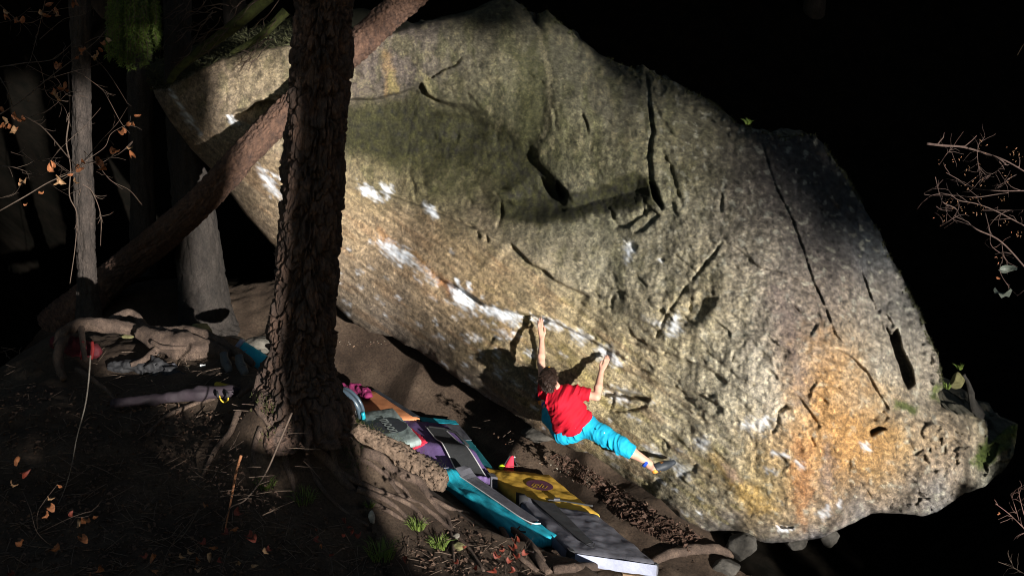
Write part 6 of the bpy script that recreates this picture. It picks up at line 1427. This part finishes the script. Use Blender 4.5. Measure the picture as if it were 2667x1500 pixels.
# right: bare twigs with buds
rt = twiggy('bare_shrub', 'bare reddish twigs reaching in from the right edge', 7.2,
       [[(2414, 375), (2460, 380), (2505, 383), (2557, 397), (2619, 419), (2690, 460), 0.0101], [(2626, 502), (2592, 507), (2540, 514), (2488, 509), (2409, 507), (2428, 490), 0.0039], [(2690, 497), (2592, 497), (2526, 488), (2498, 469), (2464, 450), 0.0047], [(2690, 720), (2609, 631), (2543, 597), (2502, 566), (2488, 543), (2457, 528), (2447, 507), (2436, 462), 0.0062],
        [(2690, 600), (2598, 552), (2543, 531), (2495, 521), (2471, 497), (2464, 476), 0.0047], [(2545, 397), (2548, 428), (2559, 465), 0.0031], [(2619, 425), (2590, 450), (2557, 466), (2536, 490), 0.0031], [(2647, 455), (2622, 469), (2612, 483), (2592, 492), 0.0031], [(2439, 538), (2453, 547), (2480, 549), 0.0023], [(2566, 555), (2578, 604), (2581, 638), (2606, 659), (2640, 672), 0.0039], [(2609, 631), (2612, 670), (2604, 705), (2626, 745), (2650, 770), 0.0031], [(2448, 590), (2476, 573), (2500, 558), 0.0031], [(2447, 428), (2465, 402), (2481, 386), 0.0031], [(2545, 397), (2550, 376), (2562, 362), 0.0031], [(2690, 545), (2630, 548), (2560, 548), 0.0039]], [], side=7, jit=.15, m=mat('red_twig', (.085, .055, .046), (.05, .032, .027), 30), cat='shrub')
M_bud = mat('bud', (.2, .10, .05), (.12, .06, .03), 30, .6, 0)
mb = MB()
for (bx, by, n) in [(2540, 525, 12), (2556, 548, 14), (2470, 523, 9), (2500, 540, 10), (2555, 470, 6), (2548, 430, 5), (2520, 440, 5), (2560, 398, 5), (2640, 395, 9), (2655, 410, 7), (2560, 375, 4), (2622, 455, 6), (2610, 520, 6), (2450, 425, 3), (2455, 565, 5), (2620, 580, 7), (2655, 610, 8), (2605, 675, 5), (2490, 418, 4), (2525, 490, 5)]:
    for k in range(n):
        c = V(bx + rng.normal(0, 9), by + rng.normal(0, 8), 7.2 + rng.normal(0, .08)); s_ = .0046 * rng.uniform(.7, 1.7); dv = Vector((rng.normal(), rng.normal(), rng.normal())).normalized() * s_ * 1.6; w_ = dv.orthogonal().normalized() * s_ * .6; w2 = dv.cross(w_).normalized() * s_ * .6
        mb.add([c - dv, c + w_, c + w2, c - w_, c - w2, c + dv], [(0, 1, 2), (0, 2, 3), (0, 3, 4), (0, 4, 1), (5, 2, 1), (5, 3, 2), (5, 4, 3), (5, 1, 4)])
o = link('buds', mb.mesh('buds'), M_bud, rt, False); o['kind'] = 'stuff'
M_gl = mat('pale_leaf', (.085, .095, .08), (.05, .06, .05), 30, .5, .2)
for k, (x_, y_, s_, r_) in enumerate([(2604, 700, 2.0, (1.2, .3, .4)), (2632, 752, 2.1, (.3, 1.0, 2.6)), (2594, 722, .8, (2, 0, 1))]):
    o = put_leaf(rt, P(x_, y_, 7.2), s_ * .77, 0 if k > 1 else 5); o.rotation_euler = r_
    if k < 2:
        me = LM[5].copy(); me.materials.clear(); me.materials.append(M_gl); o.data = me; o['label'] = 'pale grey green leaf'
twiggy('bare_shrub', 'small bare sprig low at the right edge below the boulder', 9.8, [[(2690, 1400), (2654, 1362), (2625, 1335), (2593, 1311), .006], [(2654, 1355), (2642, 1315), (2631, 1285), .004], [(2667, 1340), (2655, 1290), (2660, 1270), .004]], [(2600, 1333, .4), (2594, 1310, .3)], side=7, cat='shrub', m=mat('red_twig_low', (.17, .10, .085), (.1, .06, .05), 30))
twiggy('bare_shrub', 'bare sprig in the lower right corner', 9.9, [[(2680, 1500), (2640, 1478), (2600, 1462), .005], [(2640, 1478), (2628, 1450), .004]], [], side=5, cat='shrub')
twiggy('stick', 'short curved twig at the upper right edge', 9.6, [[(2680, 100), (2664, 120), (2650, 144), .008]], [], cat='stick', m=mat('tan_twig', (.3, .2, .11), (.2, .12, .07), 30))
# hanging spruce bough, upper left
def bough(name, label, d, n, x0, x1, y0, ymax, m, seed):
    rr = random.Random(seed); e = empty(name, V((x0 + x1) / 2, y0, d), label, 'branch'); mb = MB(); tw = MB()
    for i in range(n):
        x = rr.uniform(x0, x1); f = (x - x0) / (x1 - x0); yb = y0 + rr.uniform(-30, 60); ye = ymax(f) - abs(rr.gauss(0, 26)); dd_ = d + rr.uniform(-.35, .35)
        pts = [(x + (rr.gauss(0, 3)) + 14 * (t - .5) * (f - .5), yb + (ye - yb) * t) for t in np.linspace(0, 1, 7)]
        q = spline([list(V(a, b, dd_ + .03 * rr.gauss(0, 1))) for a, b in pts], 6); tw.tube(q, .005, 4, False)
        for j in range(1, len(q)):
            for s_ in range(7):
                c = Vector(q[j]) + Vector((rr.gauss(0, .012), rr.gauss(0, .012), rr.gauss(0, .012))); dv = Vector((rr.gauss(0, .8), rr.gauss(0, .8), -.55 + rr.gauss(0, .4))).normalized() * rr.uniform(.03, .06); w_ = dv.cross(Vector((rr.gauss(0, 1), rr.gauss(0, 1), rr.gauss(0, 1)))).normalized() * .0065
                mb.add([c - w_, c + w_, c + dv], [(0, 1, 2)])
    link('twigs', tw.mesh('twigs'), M_twig, e); o = link('needles', mb.mesh('needles'), m, e, False); o['kind'] = 'stuff'; return e
bough('spruce_bough', 'green drooping spruce bough hanging beside the left tip of the boulder', 12.3, 70, 282, 415, -40, lambda f: 182 - 20 * abs(f - .4) * 2 + (0 if f < .8 else -30), mat('spruce_needles', (.10, .15, .022), (.04, .06, .014), 3, .7, 0), 3)
# moss, soil and dead twigs over the top left of the boulder
sel = np.nonzero((qtop > 2) & (X < 770))[0]; mb = MB(); rr = random.Random(9)
for i in rng.choice(sel, 5200):
    c = Vector(vco[i]) + Vector((0, -.01, .0)); g_ = rr.uniform(.03, .11); dv = Vector((rr.gauss(-.2, .5), rr.gauss(-.5, .4), rr.gauss(-.1, .6))).normalized() * g_; w_ = dv.cross(Vector((rr.gauss(0, 1), rr.gauss(0, 1), rr.gauss(0, 1)))).normalized() * g_ * .12
    mb.add([c - w_, c + w_, c + dv], [(0, 1, 2)])
sel2 = np.nonzero((sd < 9) & (X > 1300) & (Y < 1010))[0]
for i in rng.choice(sel2, 3400):
    if gn(np.array(X[i] / 26), np.array(Y[i] / 26), 4.4) < -.05: continue
    c = Vector(vco[i]); g_ = rr.uniform(.015, .05); dv = Vector((rr.gauss(.3, .5), rr.gauss(-.2, .5), rr.gauss(.6, .5))).normalized() * g_; w_ = dv.cross(Vector((rr.gauss(0, 1), rr.gauss(0, 1), rr.gauss(0, 1)))).normalized() * g_ * .18
    mb.add([c - w_, c + w_, c + dv], [(0, 1, 2)])
o = link('moss', mb.mesh('moss'), mat('dark_moss', (.05, .052, .022), (.022, .023, .012), 6, .95, 0), boulder, False); o['kind'] = 'stuff'
st = []
for k in range(26):
    x, y = rng.uniform(470, 740), rng.uniform(-10, 120); a = rng.uniform(2.2, 3.0); st.append([(x + 24 * t * math.cos(a) + rng.normal(0, 4), y + 24 * t * math.sin(a) + rng.normal(0, 4)) for t in range(5)] + [.008])
e = twiggy('dead_branches', 'tangle of dead twigs lying on the dark mossy top of the boulder', 12.65, st, [], cat='twigs', side=5, jit=.1, m=M_root)
st = [[(700, -10), (620, 60), (540, 120), (470, 175), (440, 215), .10], [(745, 30), (680, 95), (600, 140), .07]]
e = twiggy('mossy_branch', 'thick mossy dead branch lying down the upper left of the boulder', 12.75, st, [], cat='branch', side=0, jit=.05, m=M_moss)
# right hand rock pinnacle and sprigs
stone(2492, 990, 20, 26, 'mossy stone tip with a green sprig right of the boulder', M_stg, 31, 11.6)
q = spline([list(P(a, b, 11.6)) + [Rp(r, 11.6)] for a, b, r in [(2510, 975, 4), (2524, 1005, 6), (2534, 1045, 10), (2545, 1085, 18), (2552, 1110, 20)]], 10)
o = link('stone', trunk_mesh('stone', q[:, :3], q[:, 3], 14, lambda T_, S_, R_: R_ * .5 * fbm(np.cos(T_ * 6.28) * 1.5, np.sin(T_ * 6.28) * 1.5, S_ * 8, 3)), M_std); tag(o, 'thin upright stone fin at the right end of the boulder', 'stone')
for (x_, y_, d_, lab) in [(2494, 962, 11.55, 'little green sprig on the stone tip right of the boulder'), (2462, 1012, 11.2, 'little green sprig in the corner under the boulder flake'), (1945, 325, 11.7, 'tiny sprig on the skyline of the boulder')]:
    o = link('sprig', tuft_mesh('sprig', 26, .03, .11, .006, x_, .3), M_grass); o.location = V(x_, y_, d_); tag(o, lab, 'plant')
# leaf litter and grit
def hitv(px, py, d=12.0):
    d = np.full(len(px), d)
    for _ in range(9):
        p = P(px, py, d); t = T(p[:, 0], p[:, 1]); d = np.clip(d * (CAMZ - t) / (CAMZ - p[:, 2]), 5, 20)
    return P(px, py, d), d
def scatter(name, label, poly, n, size, m, seed, flat=.5):
    r2 = np.random.default_rng(seed); p = np.asarray(poly, float); a = p.min(0); b = p.max(0)
    x = r2.uniform(a[0], b[0], n * 4); y = r2.uniform(a[1], b[1], n * 4); k = inpoly(x, y, poly) & (fbm(x / 60, y / 40, seed, 2) > -.55); x = x[k][:n]; y = y[k][:n]
    pos, _ = hitv(x, y); mb = MB()
    for q in pos:
        s_ = size * (.35 + 1.2 * r2.random() ** 1.6); u_ = Vector((r2.normal(), r2.normal(), r2.normal() * flat)).normalized() * s_; v_ = u_.cross(Vector((r2.normal() * flat, r2.normal() * flat, 1))).normalized() * s_ * .6; c = Vector(q) + Vector((0, 0, s_ * .35)); h_ = Vector((0, 0, s_ * r2.uniform(.1, .5)))
        mb.add([c - u_, c + v_ * .9 + h_, c + u_, c - v_ * .9 + h_, c - h_ * .2], [(0, 4, 1), (4, 2, 1), (0, 3, 4), (3, 2, 4)])
    o = link(name, mb.mesh(name), m, None, False); tag(o, label, kind='stuff'); return o
scatter('leaf_litter', 'dark brown dry leaves lying along the foot of the boulder', [(1440, 1180), (1500, 1200), (1560, 1245), (1700, 1330), (1820, 1400), (1800, 1440), (1700, 1400), (1600, 1340), (1560, 1290), (1480, 1240), (1380, 1150)], 1700, .036, mat('litter', (.085, .046, .031), (.03, .019, .014), 30, .8, 0), 3)
scatter('leaf_litter', 'scattered dry leaves on the dirt slope behind the pads', [(900, 900), (1010, 890), (1250, 1040), (1450, 1180), (1420, 1220), (1250, 1120), (1100, 1060), (900, 980)], 260, .022, mat('litter_pale', (.26, .17, .11), (.12, .07, .045), 30, .8, 0), 5)
scatter('leaf_litter', 'dark leaf litter and twigs on the shaded bank', [(0, 1000), (650, 1040), (900, 1200), (1200, 1340), (1420, 1500), (0, 1500)], 5000, .022, mat('litter_dark', (.10, .06, .04), (.04, .025, .018), 30, .8, 0), 7)
scatter('leaf_litter', 'small mixed leaf crumbs over the dirt slope and round the pads', [(860, 900), (1010, 885), (1250, 1030), (1500, 1195), (1860, 1410), (1800, 1480), (1600, 1300), (1420, 1225), (1250, 1110), (1100, 1060), (900, 1000)], 2600, .012, mat('litter_fine', (.12, .075, .05), (.035, .024, .018), 30, .8, 0), 15)
mbn = MB(); r2 = np.random.default_rng(21); pq_, _ = hitv(r2.uniform(0, 1450, 900), r2.uniform(900, 1500, 900))
for q_ in pq_:
    a_ = r2.uniform(0, 6.28); dv = Vector((math.cos(a_), math.sin(a_), r2.normal() * .25)) * r2.uniform(.04, .16); c = Vector(q_) + Vector((0, 0, .012)); mbn.tube([c - dv, c + Vector((r2.normal(), r2.normal(), .4)) * .01, c + dv], [.004, .0035, .002], 4, False)
o = link('twig_litter', mbn.mesh('twig_litter'), mat('twig_litter', (.14, .10, .075), (.06, .042, .03), 30), None, False); tag(o, 'small fallen twigs strewn over the bank', kind='stuff')
scatter('grit', 'pale grit and pebbles on the dirt slope', [(880, 880), (1010, 880), (1250, 1030), (1450, 1170), (1700, 1330), (1560, 1280), (1420, 1225), (1250, 1110), (1100, 1060), (900, 990)], 420, .011, mat('grit_stone', (.30, .26, .21), (.16, .14, .11), 30, .9, 0), 9, 1.0)
